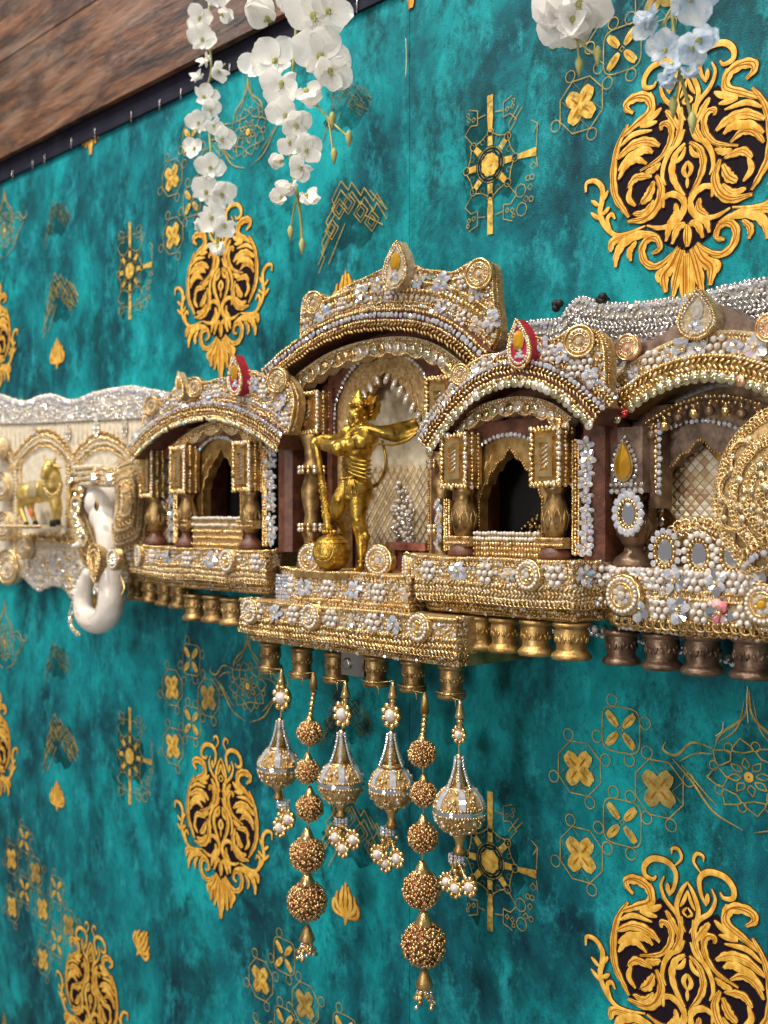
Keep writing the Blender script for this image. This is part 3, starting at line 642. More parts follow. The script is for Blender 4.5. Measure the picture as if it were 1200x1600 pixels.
def lace_band(par, line, drop, e0, e1, scal, mat='pale_lace', pts_style=False, seq=True):
    A = off(line, 0); n = len(A); B = []
    for i, p in enumerate(off(line, -drop)):
        k = abs(math.sin(math.pi * i / (n - 1) * scal)); B.append((p[0], p[1] + (drop * .25 * (k - 1) * (-1) if not pts_style else drop * .5 * (1 - k))))
    mb = MB(); mb.strip(A, B, e0, e1, mat); o = mb.build('lace_band', par)
    m = MB(); t_rope(m, at(B, e1 + .0005), .0011, 'gold_bead'); t_braid(m, at(off(line, -drop * .22), e1 + .0005), .0045, 'gold_bead')
    if seq: t_sequins(m, at(off(line, -drop * .58), e1 + .0008), drop * .27, ['gold_bead', 'warm_crystal', 'clear_sequin'], 2.15)
    else: t_beads(m, at(off(line, -drop * .5), e1 + .0005), .0014, 'gold_bead', 2.4)
    m.build('lace_trim', o, kind='stuff'); return o
CUSP = [(1, 0), (1, .20), (1, .42), (.94, .45), (.90, .53), (.86, .58), (.74, .60), (.68, .68), (.62, .73), (.50, .75), (.42, .82), (.34, .86), (.20, .88), (.12, .95), (0, 1.)]
def respring(v, s): return v * s / .42 if v < .42 else s + (v - .42) / .58 * (1 - s)
def niche(par, xc, hw, z0, za, e_f, e_b, plate, back, ow=1.5, top=1.12, rt=1.35, fw=1.75, surround='brown_wood', spring=.42):
    """cusped arch plate in front of a recess"""
    H = za - z0; CU = [(u, respring(v, spring)) for u, v in CUSP]; inn = [(xc - u * hw, z0 + v * H) for u, v in CU] + [(xc + u * hw, z0 + v * H) for u, v in CU[-2::-1]]
    n = len(inn); out = []
    for i, (u, v) in enumerate(CUSP):
        q = i / (len(CUSP) - 1)
        o = (ow, v * top) if i < 5 else (ow * math.cos((q - 4 / 14) / (10 / 14) * math.pi / 2), .53 * top + (top * 1.04 - .53 * top) * math.sin((q - 4 / 14) / (10 / 14) * math.pi / 2))
        out.append(o)
    out = [(a, respring(b_, spring) if b_ <= .53 * top + 1e-6 else .53 * top + (b_ - .53 * top) if spring == .42 else respring(.53, spring) + (b_ - .53 * top) / (top * 1.04 - .53 * top) * (top * 1.04 - respring(.53, spring))) for a, b_ in out]
    outer = [(xc - u * hw, z0 + v * H) for u, v in out] + [(xc + u * hw, z0 + v * H) for u, v in out[-2::-1]]
    mb = MB(); mb.strip(outer, inn, e_f - .009, e_f, plate)
    for s in (-1, 1):                                  # raised lattice lines on the spandrels
        for q in (.42, .62, .8): mb.tube([(xc + s * hw * (1.30 - q * .9), -e_f - .0003, z0 + H * (.62 + q * .40)), (xc + s * hw * (1.42 - q * .9), -e_f - .0003, z0 + H * (.46 + q * .40))], .0009, plate, 5)
    o = mb.build('cusped_arch', par)
    rect = []
    for i, (uu, vv) in enumerate(out): rect.append((fw, vv) if i < 5 else (fw, out[4][1] + (rt - out[4][1]) * (i - 4) / 4) if i < 9 else (fw * (14 - i) / 6, rt))
    rect = [(xc - u * hw, z0 + v * H) for u, v in rect] + [(xc + u * hw, z0 + v * H) for u, v in rect[-2::-1]]
    mb = MB(); mb.strip(rect, outer, e_f - .006, e_f + .0025, surround); mb.build('arch_surround', par)
    m = MB(); t_gems(m, at([((p[0] - xc) * .975 + xc, p[1] - .0006) for p in outer[2:-2]], e_f + .0032), .0019, 'crystal'); m.build('rhinestone_edge', o, kind='stuff')
    m = MB(); t_beads(m, at(inn, e_f + .0003), .0011, 'antique_gold'); m.build('opening_edge', o, kind='stuff')
    mb = MB(); L_, R_ = xc - hw * ow, xc + hw * ow; zt = z0 + H * 1.15; zb = z0 - .004
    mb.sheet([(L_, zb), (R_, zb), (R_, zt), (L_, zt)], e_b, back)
    for x in (L_, R_): mb.add([(x, -e_b, zb), (x, -e_f + .004, zb), (x, -e_f + .004, zt), (x, -e_b, zt)], [(0, 1, 2, 3)], 'brown_wood', False)
    mb.add([(L_, -e_b, zt), (R_, -e_b, zt), (R_, -e_f + .004, zt), (L_, -e_f + .004, zt)], [(0, 1, 2, 3)], 'brown_wood', False)
    mb.add([(L_, -e_b, zb), (R_, -e_b, zb), (R_, -e_f + .004, zb), (L_, -e_f + .004, zb)], [(0, 1, 2, 3)], 'gold_lace', False)
    mb.build('recess', par); return inn
def capital(par, x, z0, z1, w, e, body='antique_gold', frame_m='gold_bead', inset='antique_gold'):
    mb = MB(); mb.box((x - w / 2, -e, z0), (x + w / 2, -e + .016, z1), body); o = mb.build('capital', par)
    m = MB(); b = w * .15; y = -e
    for lo, hi in (((x - w * .30, z0 + b * 1.6), (x - w * .30 + b, z1 - b * 1.6)), ((x + w * .30 - b, z0 + b * 1.6), (x + w * .30, z1 - b * 1.6)), ((x - w * .30 + b, z0 + b * 1.6), (x + w * .30 - b, z0 + b * 2.6)), ((x - w * .30 + b, z1 - b * 2.6), (x + w * .30 - b, z1 - b * 1.6))):
        m.box((lo[0], y - .0028, lo[1]), (hi[0], y, hi[1]), 'gold_bead')
    m.build('gold_frame', o)
    m = MB(); m.box((x - w * .30 + b, y - .0006, z0 + b * 2.6), (x + w * .30 - b, y, z1 - b * 2.6), inset); k = z0 + b * 3
    while k < z1 - b * 3.4: m.tube([(x - w * .16, y - .001, k), (x + w * .16, y - .001, k + w * .2)], .0006, 'warm_crystal', 4); k += w * .13
    m.build('inset', o)
    m = MB(); 
    for q in (.05, .0):
        a = w * (.5 - q * .9); h0 = z0 + w * q; h1 = z1 - w * q
        t_beads(m, [(x - a, y - .0012, h0), (x - a, y - .0012, h1)], .0017, 'gold_bead'); t_beads(m, [(x + a, y - .0012, h0), (x + a, y - .0012, h1)], .0017, 'gold_bead' if q else 'warm_crystal')
        t_beads(m, [(x - a, y - .0012, h1), (x + a, y - .0012, h1)], .0017, 'gold_bead'); t_beads(m, [(x - a, y - .0012, h0), (x + a, y - .0012, h0)], .0019, 'gold_bead')
    for s in (1,): 
        for q in (.3, .7): t_beads(m, [(x + w / 2 + .0008, y + .016 * q, z0), (x + w / 2 + .0008, y + .016 * q, z1)], .0015, 'gold_bead')
    m.build('bead_border', o, kind='stuff'); return o
def vase_column(par, x, e, z0, z1, r, mat='bronze', foot='brown_wood', rings=()):
    H = z1 - z0; pr = [(1.25, 0), (1.35, .05), (1.1, .13), (.62, .2), (.55, .27), (.75, .33), (1.0, .45), (1.08, .56), (.98, .68), (.72, .80), (.60, .88), (.8, .93), (.9, 1.)]
    mb = MB(); k = [i for i, p in enumerate(pr) if p[1] <= .27][-1]
    mb.lathe((x, -e, z0), [(a * r, b * H) for a, b in pr[:k + 1]], foot, 20); mb.lathe((x, -e, z0), [(a * r, b * H) for a, b in pr[k:]], mat, 20)
    o = mb.build('column', par); m = MB()
    for j in range(8):
        a = j * math.pi / 4; d = np.array([math.cos(a), math.sin(a), 0])
        for s in (-1, 1):
            tn = np.cross((0, 0, 1), d); m.tube([np.array([x, -e, z0 + H * .40]) + d * r * .95 + tn * s * r * .05, np.array([x, -e, z0 + H * .55]) + d * r * 1.03 + tn * s * r * .32, np.array([x, -e, z0 + H * .70]) + d * r * .93], [r * .05, r * .10, r * .03], mat, 5)
    m.build('leaf_relief', o)
    if rings:
        m = MB()
        for q, rr in rings:
            for j in range(14):
                a = j * 2 * math.pi / 14
                for dz in (-.0016, .0016): m.put(BEAD, (x + math.cos(a) * r * rr, -e + math.sin(a) * r * rr, z0 + H * q + dz), .0021, 'gold_bead' if (j + (dz > 0)) % 3 else 'warm_crystal')
        m.build('bead_ring', o, kind='stuff')
    return o
def turned_column(par, x, e, z0, z1, r, mat='bronze'):
    H = z1 - z0; pr = [(1.3, 0), (1.35, .04), (1.0, .09), (.62, .13), (.72, .22), (1.0, .29), (.72, .34), (.62, .40), (.9, .52), (.95, .60), (.6, .70), (1.0, .72), (1., .76), (.62, .80), (.7, .9), (1., .97), (1.05, 1.)]
    mb = MB(); mb.lathe((x, -e, z0), [(a * r, b * H) for a, b in pr], mat, 20); o = mb.build('column', par); m = MB()
    for q in (.06, .31, .74):
        for j in range(13):
            a = j * 2 * math.pi / 13
            for dz in (-.002, .0015): m.put(BEAD, (x + math.cos(a) * r * 1.12, -e + math.sin(a) * r * 1.12, z0 + H * q + dz), .0021, 'gold_bead' if j % 3 else 'warm_crystal')
    m.build('bead_ring', o, kind='stuff'); return o
def ledge(par, plan, z0, z1, body, rows, name='ledge', encr=('lace_bead', 'lace_bead', 'gold_bead', 'pale_lace', 'warm_crystal', 'crystal')):
    mb = MB(); pts = plan + [(plan[-1][0], .003), (plan[0][0], .003)]; mb.plan(pts[::-1], z0, z1, body); o = mb.build(name, par)
    if encr:
        m = MB()
        for (xa, ea_), (xb, eb) in zip(plan, plan[1:]):
            ln = math.hypot(xb - xa, eb - ea_); nx_, nz_ = int(ln / .0030), max(2, int((z1 - z0) / .0028)); nn = nrm((ea_ - eb, -(xb - xa), 0))
            for i in range(nx_):
                for j in range(nz_ if name not in ('ledge', 'lower_ledge') else nz_):
                    if name in ('ledge', 'lower_ledge') and (j + .5) / nz_ < .40: continue
                    t = (i + .5 + jit(.4) + (j % 2) * .5) / nx_
                    if t > 1: continue
                    mt_ = R.choice(encr); pp_ = np.array([xa + (xb - xa) * t, -(ea_ + (eb - ea_) * t), z0 + (z1 - z0) * (j + .5 + jit(.3)) / nz_]) + nn * .0002
                    if 'crystal' in mt_: m.put(GEM6, pp_, R.uniform(.0013, .0020), mt_, frame(nn + np.array([jit(.5), 0, jit(.5)])), False)
                    else: m.put(BEAD, pp_, R.uniform(.0008, .0013), mt_)
        m.build('lace_beading', o, kind='stuff')
    ph = jit(3)
    for f, kind, sz, mat in rows:
        z = z0 + (z1 - z0) * f; line = []
        for (xa, ea_), (xb, eb) in zip(plan, plan[1:]):
            for q in np.linspace(0, 1, 14)[:-1]: line.append(np.array([xa + (xb - xa) * q, -(ea_ + (eb - ea_) * q) - .0006, z + .0005 * math.sin(xa * 300 + q * 11 + ph + f * 5) + jit(.0002)]))
        line.append(np.array([plan[-1][0], -plan[-1][1] - .0006, z]))
        m = MB(); {'beads': t_beads, 'gems': t_gems, 'braid': t_braid, 'rope': t_rope, 'loops': t_loops, 'sequins': t_sequins}[kind](m, line, sz, mat); m.build('ledge_trim', o, kind='stuff')
    return o
def on_plan(plan, f):
    a = [np.array(p) for p in plan]; d = [0.]
    for p, q in zip(a, a[1:]): d.append(d[-1] + np.linalg.norm(q - p))
    t = f * d[-1]; i = 0
    while i < len(a) - 2 and d[i + 1] < t: i += 1
    p = a[i] + (a[i + 1] - a[i]) * ((t - d[i]) / (d[i + 1] - d[i])); tt = (a[i + 1] - a[i]) / np.linalg.norm(a[i + 1] - a[i])
    return p, np.array([-(-tt[1]) , -tt[0], 0.]) if False else nrm(np.array([-tt[1], -tt[0], 0.]))
def crystal_strip(par, x, e, z0, z1, side=1, n=8, both=True):
    mb = MB(); mb.box((x - .0035, -e, z0), (x + .0035, -e + .004, z1), 'antique_gold')
    for q in (-.0024, .0024): t_rope(mb, [(x + q, -e - .0008, z0), (x + q, -e - .0008, z1)], .0015, 'gold_bead')
    t_beads(mb, [(x, -e - .0012, z0), (x, -e - .0012, z1)], .0014, 'gold_bead'); mb.build('beaded_strip', par)
    for k in range(n):
        z = z0 + (z1 - z0) * (k + .5) / n + jit(.0012); mirror_flower(par, (x + side * .0085 + jit(.001), -e - .001, z), .0062 * R.uniform(.85, 1.1), nrm((side * .45, -1, jit(.2))), 'crystal', 5, 'crystal_flower')
def sill(par, x0, x1, z0, z1, e):
    mb = MB(); mb.box((x0, -e, z0), (x1, -e + .012, z1), 'gold_lace')
    o = mb.build('sill', par); m = MB()
    for k, q in enumerate((.12, .34, .54)): t_beads(m, [(x0, -e - .0008, z0 + (z1 - z0) * q), (x1, -e - .0008, z0 + (z1 - z0) * q)], .0014, 'gold_bead')
    for q in (.74, .96): t_beads(m, [(x0 + .001, -e - .0012, z0 + (z1 - z0) * q), (x1 - .001, -e - .0012, z0 + (z1 - z0) * q)], .0015, 'white_bead', 1.8)
    m.build('pearl_rows', o, kind='stuff')
def crest(par, outline_top, line, e0, e1, body, mats, r=.0012, step=.0031, edge='gold_bead'):
    top = outline_top; poly_ = [tuple(p) for p in top] + [tuple(p) for p in line[::-1]]
    mb = MB(); mb.prism(poly_, e0, e1, body); o = mb.build('crest_board', par)
    m = MB(); scatter(m, poly_, e1 + .0003, step, r, mats, .9); m.build('bead_encrusting', o, kind='stuff')
    m = MB(); t_rope(m, at(top, e1 + .0004), .0016, edge); t_rope(m, at(top, e1 - .004), .0016, edge); m.build('crest_edge', o, kind='stuff')
    return o
GOLDS = ['lace_bead', 'lace_bead', 'gold_bead', 'gold_bead', 'antique_gold', 'warm_crystal']
LEDGE_ROWS = [(.97, 'rope', .0020, 'gold_bead'), (.88, 'loops', .0020, 'gold_bead'), (.42, 'beads', .0013, 'gold_bead'), (.32, 'braid', .0062, 'lace_bead'), (.14, 'braid', .0055, 'lace_bead'), (.03, 'loops', .0024, 'gold_bead')]
def deco_ledge(par, plan, z, fr, r=.0085):
    for f, ty in fr:
        p, n = on_plan(plan, f); pos = (p[0] + n[0] * .001, -p[1] + n[1] * .001, z)
        if ty == 'p': pearl_flower(par, pos, r * .92, n)
        elif ty == 'm': mirror_flower(par, pos, r, n)
        elif ty == 's': mirror_flower(par, pos, r * .75, n, 'warm_crystal', 6)
        elif ty == 'r': rosette(par, np.array(pos) + n * .003, r * 1.12, n)

# ---------------------------------------------------------------- right hand bay (D)
def bay(label, D):
    e = D['e']; root = thing('palace_bay', (D['xc'], -e, D['zl0']), label, 'wall ornament', 'jewelled palace facade')
    xl, xr = D['xl'], D['xr']; line = arc(xl, xr, D['zf'], D['za'], 44, 2.1, D.get('zfr'))
    # body behind
    mb = MB(); mb.plan([(xr - .008, .003), (xr - .008, e - .012), (xr - .014, e - .008), (xr - .022, e - .008), (xr - .022, .003)], D['zl1'] - .001, D['zf'] + .018, 'brown_wood'); mb.build('side_wall', root); mb = MB()
    if not D.get('lwall', True): mb.box((D['cols'][0] - .016, -e + .030, D['zl1'] - .001), (D['cols'][0] - .012, -.003, D['zf'] + .012), 'brown_wood')
    else: mb.plan([(xl + .010, .003), (xl + .018, .003), (xl + .018, e - .010), (xl + .010, e - .010)], D['zl1'] - .001, D['zf'] + .012, 'brown_wood')
    mb.build('side_wall', root)
    mb = MB(); top_in = off(line, -.004); mb.strip(top_in, [(x, max(z - .034, D['zf'] - .004)) for x, z in top_in], e - .032, e - .0175, 'brown_wood'); mb.build('face_plate', root)
    cornice(root, line, e - .022, e + .008, D['rows'])
    cr = crest(root, D['top'], off(line, .006), e - .010, e + .002, 'gold_lace', GOLDS + ['crystal', 'ab_crystal'])
    m = MB(); t_braid(m, at(off(line, .011), e + .003), .005, 'gold_bead'); t_gems(m, at(off(line, .0155), e + .003), .0016, 'crystal'); m.build('crest_trim', cr, kind='stuff')
    inl = [tuple(p) for p in cat([np.array(W(*q, e - .003)) for q in D['lace']], 7)]
    lace_band(root, inl, .0128, e - .014, e - .003, D.get('scal', 7), 'pale_lace', D.get('points', False), not D.get('points', False))
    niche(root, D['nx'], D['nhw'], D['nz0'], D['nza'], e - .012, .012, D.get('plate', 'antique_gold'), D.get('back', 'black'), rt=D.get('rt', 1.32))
    for cx_ in D['cols']:
        vase_column(root, cx_, e - .004, D['zl1'], D['cz0'], .0088); capital(root, cx_, D['cz0'], D['cz1'], .0235, e + .006)
        mb = MB(); mb.box((cx_ - .011, -e - .003, D['nz0'] - .008), (cx_ + .011, -e + .010, D['nz0'] - .001), 'gold_lace'); t_rope(mb, [(cx_ - .011, -e - .0035, D['nz0'] - .002), (cx_ + .011, -e - .0035, D['nz0'] - .002)], .0016, 'gold_bead'); t_rope(mb, [(cx_ - .011, -e - .0035, D['nz0'] - .006), (cx_ + .011, -e - .0035, D['nz0'] - .006)], .0016, 'gold_bead'); mb.build('column_band', root)
    sill(root, D['cols'][0] + .011, D['cols'][1] - .011, D['zl1'], D['nz0'] + .002, e - .003)
    for (sx, sd, n) in D['strips']: crystal_strip(root, sx, e - .006, D['zl1'] + .004, D['zf'] - .002 if sd > 0 else D['zf'] - .040, sd, n)
    pl = D['plan']; ledge(root, pl, D['zl0'], D['zl1'], 'gold_lace', LEDGE_ROWS)
    deco_ledge(root, pl, D['zl0'] + (D['zl1'] - D['zl0']) * .66, D['deco'])
    rim = [(x + (.006 if i < 2 else -.006), max(.004, q - .008)) for i, (x, q) in enumerate(pl)]
    ledge(root, rim, D['zl0'] - .010, D['zl0'] + .001, 'antique_gold', [(.75, 'rope', .0018, 'antique_gold'), (.45, 'beads', .0016, 'antique_gold'), (.15, 'rope', .0018, 'antique_gold')], 'rim')
    for (bx, be, bz, h, r) in D['bal']: lathe_baluster(root, bx, be, bz, h, r, D.get('balm', 'antique_gold'))
    for (px, py, r) in D['coils']: coil(root, P(px, py, e + .006), r, nrm((.25, -1, 0)))
    px, py, wd, h, body, gem = D['tear']; teardrop(root, P(px, py, e + .012), wd, h, body, gem, D.get('tilt', .12))
    for (px, py, ty) in D.get('cdeco', ()):
        p = P(px, py, e + .003); (pearl_flower(root, p, .0068) if ty == 'p' else mirror_flower(root, p, .0078))
    return root
ROWS_D = [(.0068, 'gems', .0019, 'crystal'), (.0022, 'braid', .0060, 'gold_bead'), (-.0035, 'beads', .0016, 'gold_bead'), (-.0072, 'sequins', .0034, ['clear_sequin', 'warm_crystal', 'clear_sequin'])]
eD = .062
top_D = cat([np.array(W(*p, eD + .002)) for p in [(668, 690), (692, 640), (715, 590), (735, 570), (762, 556), (785, 553), (805, 540), (835, 528), (865, 532), (890, 517), (920, 515), (940, 530), (946, 570), (944, 615)]], 5)
z0, z1 = W(760, 940, eD + .012)[1], W(760, 872, eD + .012)[1]
bx = lambda px, e: W(px, 800, e)[0]
DD = dict(e=eD, xc=bx(790, eD), xl=W(658, 700, eD + .012)[0], xr=W(926, 655, eD + .012)[0], zf=.0500, zfr=.0615, za=W(800, 581, eD + .012)[1], top=[tuple(p) for p in top_D],
    zl0=z0, zl1=z1, rows=ROWS_D, nx=bx(797, eD - .012), nhw=.0285, nz0=W(795, 836, eD - .012)[1], nza=W(805, 700, eD - .012)[1], cols=[bx(719, eD), bx(862, eD)], cz0=W(790, 760, eD)[1], cz1=W(790, 675, eD)[1],
    strips=[(bx(901, eD - .006), 1, 9), (bx(700, eD - .006), -1, 5)], plan=[(bx(632, .035), .035), (bx(652, eD + .013), eD + .013), (bx(896, eD + .013), eD + .013), (bx(957, .040), .040)],
    deco=[(.16, 'r'), (.245, 's'), (.33, 'p'), (.45, 'm'), (.555, 'p'), (.64, 's'), (.715, 'r'), (.80, 'p'), (.89, 'm'), (.96, 'p')], back='black',
    bal=[(bx(749, .060), .060, W(749, 962, .060)[1], .0235, .0112), (bx(789, .060), .060, W(789, 965, .060)[1], .0238, .0112), (bx(838, .060), .060, W(838, 968, .060)[1], .0240, .0118), (bx(893, .060), .060, W(893, 972, .060)[1], .0245, .0125)],
    lace=[(698, 668), (722, 648), (755, 631), (792, 621), (828, 620), (862, 630), (893, 652)], coils=[(905, 533, .0105), (719, 585, .0075)], tear=(811, 537, .0095, .033, 'red_velvet', 'amber'), tilt=-.10, cdeco=[(762, 578, 'p'), (742, 588, 'm'), (860, 552, 'p'), (878, 552, 'm'), (915, 565, 'p'), (925, 590, 'm'), (848, 540, 'm'), (900, 575, 'p')])
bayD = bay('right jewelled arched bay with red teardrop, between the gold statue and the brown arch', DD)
# inside the right recess: gold beaded back board and floor
m = MB(); xx = DD['nx']; pl_ = [(xx - .026, DD['nz0'] + .002), (xx + .036, DD['nz0'] + .002), (xx + .036, DD['nz0'] + .03), (xx + .010, DD['nz0'] + .022)]; scatter(m, pl_, .016, .0034, .0015, ['gold_bead', 'clear_sequin', 'antique_gold'], .9); m.build('inner_beading', bayD, kind='stuff')
# ---------------------------------------------------------------- left hand bay (B)
eB = .062
top_B = cat([np.array(W(*p, eB + .002)) for p in [(222, 690), (226, 650), (240, 628), (262, 622), (282, 596), (300, 592), (322, 598), (345, 592), (365, 590), (390, 580), (415, 590), (435, 582), (455, 605), (460, 635), (452, 672)]], 5)
z0, z1 = W(335, 906, eB + .012)[1], W(335, 858, eB + .012)[1]
DB = dict(e=eB, xc=bx(335, eB), xl=W(198, 708, eB + .012)[0], xr=W(431, 690, eB + .012)[0], zf=W(198, 708, eB + .012)[1], zfr=W(431, 690, eB + .012)[1], za=W(340, 638, eB + .012)[1], top=[tuple(p) for p in top_B],
    zl0=z0, zl1=z1, rows=[(.0066, 'gems', .0019, 'crystal'), (.0020, 'braid', .0062, 'gold_bead'), (-.0038, 'braid', .0050, 'gold_bead'), (-.0078, 'beads', .0022, 'clear_sequin')], points=True, scal=6,
    nx=bx(346, eB - .012), nhw=.0300, nz0=W(340, 811, eB - .012)[1], nza=W(352, 700, eB - .012)[1], cols=[bx(287, eB), bx(387, eB)], cz0=W(335, 768, eB)[1], cz1=W(335, 696, eB)[1],
    strips=[(bx(415, eB - .006), 1, 9), (bx(276, eB - .006), -1, 5)], plan=[(bx(186, .030), .030), (bx(250, eB + .013), eB + .013), (bx(416, eB + .013), eB + .013), (bx(443, .036), .036)],
    deco=[(.06, 'm'), (.13, 'p'), (.26, 'r'), (.37, 'p'), (.47, 'm'), (.56, 'p'), (.66, 'm'), (.735, 'r'), (.84, 'p'), (.93, 's')],
    bal=[(bx(215, .026), .026, W(215, 903, .026)[1], .0230, .0120), (bx(238, .034), .034, W(238, 905, .034)[1], .0230, .0120), (bx(262, .042), .042, W(262, 908, .042)[1], .0240, .0120), (bx(284, .050), .050, W(284, 911, .050)[1], .0240, .0120), (bx(306, .058), .058, W(306, 928, .058)[1], .0245, .0120), (bx(336, .058), .058, W(336, 930, .058)[1], .0245, .0122), (bx(365, .058), .058, W(365, 934, .058)[1], .0245, .0125)], balm='bronze', lwall=False,
    lace=[(268, 697), (290, 678), (315, 664), (347, 655), (378, 662), (398, 678), (410, 694)], coils=[(433, 594, .0105), (304, 605, .0095), (237, 634, .009)], tear=(367, 586, .0098, .036, 'red_velvet', 'amber'), tilt=-.10, cdeco=[(394, 600, 'm'), (412, 612, 'p'), (340, 612, 'p'), (322, 620, 'm'), (285, 640, 'p'), (260, 655, 'm'), (440, 630, 'm'), (446, 655, 'p'), (275, 625, 'p')])
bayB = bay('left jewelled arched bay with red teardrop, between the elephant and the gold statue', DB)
teardrop(bayB, P(281, 603, eB + .010), .0062, .026, 'pale_lace', 'amber', -.1, .006)
# dark wing between the elephant and the left bay
wing = thing('side_arch', P(230, 853, .02), 'narrow brown side arch behind the elephant ear, half hidden', 'wall ornament', 'jewelled palace facade')
mb = MB(); x0, x1 = bx(205, .03), bx(268, .03); mb.box((x0, -.022, W(230, 853, .03)[1]), (x1, -.004, W(230, 690, .03)[1]), 'brown_wood'); mb.build('back_board', wing)
a = bx(243, .046); vase_column(wing, a, .046, W(243, 852, .046)[1], W(243, 776, .046)[1], .0095, 'bronze'); capital(wing, a, W(243, 776, .046)[1], W(243, 702, .046)[1], .022, .056)
crystal_strip(wing, bx(262, .036), .036, W(262, 850, .036)[1], W(262, 700, .036)[1], 1, 8)
m = MB(); scatter(m, [(x0, W(230, 853, .03)[1]), (x1, W(230, 853, .03)[1]), (x1, W(230, 692, .03)[1]), (x0, W(230, 692, .03)[1])], .0224, .0042, .0017, ['antique_gold', 'antique_gold', 'gold_bead', 'warm_crystal'], .7); m.build('bead_encrusting', wing, kind='stuff')
# ---------------------------------------------------------------- tall centre pavilion (C)
eC = .050; pav = thing('palace_pavilion', (.03, -.05, -.10), 'tall central pavilion with yellow teardrop crest, stepped base and stub balusters', 'wall ornament', 'jewelled palace facade')
lineC = [tuple(p) for p in cat([np.array(W(*p, eC + .008)) for p in [(414, 588), (450, 556), (500, 522), (560, 500), (625, 496), (680, 506), (720, 530), (754, 562)]], 7)]
cornice(pav, lineC, eC - .022, eC + .008, [(.0060, 'beads', .0015, 'gold_bead'), (.0020, 'gems', .0024, 'crystal'), (-.0024, 'beads', .0014, 'gold_bead'), (-.0070, 'braid', .0068, 'antique_gold')])
topC = [tuple(p) for p in cat([np.array(W(*p, eC)) for p in [(471, 545), (472, 500), (475, 470), (487, 457), (500, 460), (515, 467), (540, 450), (567, 437), (597, 423), (622, 416), (645, 415), (662, 422), (685, 424), (710, 426), (733, 413), (760, 409), (769, 428), (772, 470), (777, 520), (760, 552)]], 5)]
midC = off(lineC, .005); mid = [p for p in midC if topC[0][0] <= p[0] <= topC[-1][0]]
crC = crest(pav, topC, mid, eC - .011, eC, 'gold_lace', GOLDS + ['crystal', 'ab_crystal'])
m = MB()
for d, kind in ((.011, 'b'), (.016, 'g'), (.0215, 's'), (.027, 'b2')):
    l = at([q for q in off(lineC, d) if inside(q, topC + mid[::-1])], eC + .0012)
    if len(l) > 3: {'b': lambda: t_braid(m, l, .005, 'gold_bead'), 'g': lambda: t_gems(m, l, .0022, 'warm_crystal', 2.6), 's': lambda: t_beads(m, l, .0022, 'gold_bead'), 'b2': lambda: t_rope(m, l, .0022, 'gold_bead')}[kind]()
m.build('crest_trim', crC, kind='stuff')
for px, py, r in ((490, 473, .0095), (748, 428, .011)): coil(pav, P(px, py, eC + .004), r, nrm((.2, -1, 0)))
for px, py, ty in ((565, 457, 'm'), (690, 441, 'm'), (655, 440, 's'), (590, 447, 's'), (535, 475, 'p'), (505, 490, 'm'), (740, 460, 's'), (725, 440, 'p'), (770, 500, 'm'), (685, 490, 'm'), (745, 510, 's'), (610, 458, 'p'), (720, 500, 'p')):
    p = P(px, py, eC + .002); pearl_flower(pav, p, .006) if ty == 'p' else mirror_flower(pav, p, .0088 if ty == 'm' else .0068, OUT, 'crystal' if ty == 'm' else 'warm_crystal')
teardrop(pav, P(618, 414, eC + .010), .0125, .036, 'pale_lace', 'amber', .10)
inl = [tuple(p) for p in cat([np.array(W(*q, eC - .002)) for q in [(456, 592), (480, 572), (510, 553), (550, 537), (600, 527), (645, 527), (685, 540), (722, 566)]], 7)]; lace_band(pav, inl, .0150, eC - .014, eC - .002, 10)
zc0 = W(560, 893, eC)[1]; zcap0, zcap1 = W(560, 672, eC - .006)[1], W(560, 606, eC - .006)[1]
xL, xR = bx(479, eC), bx(684, eC); xm = (xL + xR) / 2
mb = MB(); a = off(lineC, -.016); a = off(lineC, -.004); mb.strip(a[4:-2], [(x, max(z - .044, zcap1 - .014)) for x, z in a[4:-2]], eC - .036, eC - .0245, 'brown_wood'); mb.build('face_plate', pav)
for s_, x in ((0, xL), (1, xR)):
    capital(pav, x, zcap0, zcap1, .026, eC - .002); turned_column(pav, x, eC - .006, zc0, zcap0 - .001, .0098)
    mb = MB(); xi = x + (.0155 if s_ == 0 else -.0155); mb.box((xi - .003, -eC + .012, zc0), (xi + .003, -eC + .022, zcap1 + .004), 'brown_wood'); mb.build('jamb', pav)
hwC = (xR - xL) / 2 - .019; niche(pav, xm, hwC * .86, zc0, W(600, 580, eC - .018)[1], eC - .018, .010, 'gold_lace', 'gauze', 1.22, top=1.06, rt=1.15, fw=1.36, spring=.70)
m = MB(); zA = W(600, 580, eC - .018)[1]                                   # bulb beads hanging along the arch
for u, v in ((.12, .97), (.3, .90), (.45, .83), (.6, .75), (.75, .66), (.88, .56), (.95, .47)):
    for s_ in (-1, 1): 
        p = np.array([xm + s_ * hwC * .86 * u * .93, -eC + .015, zc0 + (zA - zc0) * (respring(v, .70) - .025)]); d = nrm((-s_ * .5, -.1, -1)); mbp = MB(); mbp.put(BALL, p, (.0022, .0022, .0052), 'warm_crystal', (nrm(np.cross(d, OUT)), OUT, d)); mbp.build('bulb_bead', pav)
xg0, xg1, zg0, zg1 = xm - hwC, xm + hwC, zc0 + .003, zc0 + .085              # diamond lattice on the back board
m = MB(); st = .0075; k = -20
while k < 40:
    for s_ in (1, -1):
        x_a = xg0 + k * st; pts = [(x_a + s_ * t * .0009, zg0 + t * .0012) for t in range(0, 72)]; pts = [q for q in pts if xg0 < q[0] < xg1 and q[1] < zg1]
        if len(pts) > 2: m.tube([(pts[0][0], -.0112, pts[0][1]), (pts[-1][0], -.0112, pts[-1][1])], .0005, 'antique_gold', 4)
    k += 1
m.build('diamond_lattice', pav, kind='stuff')
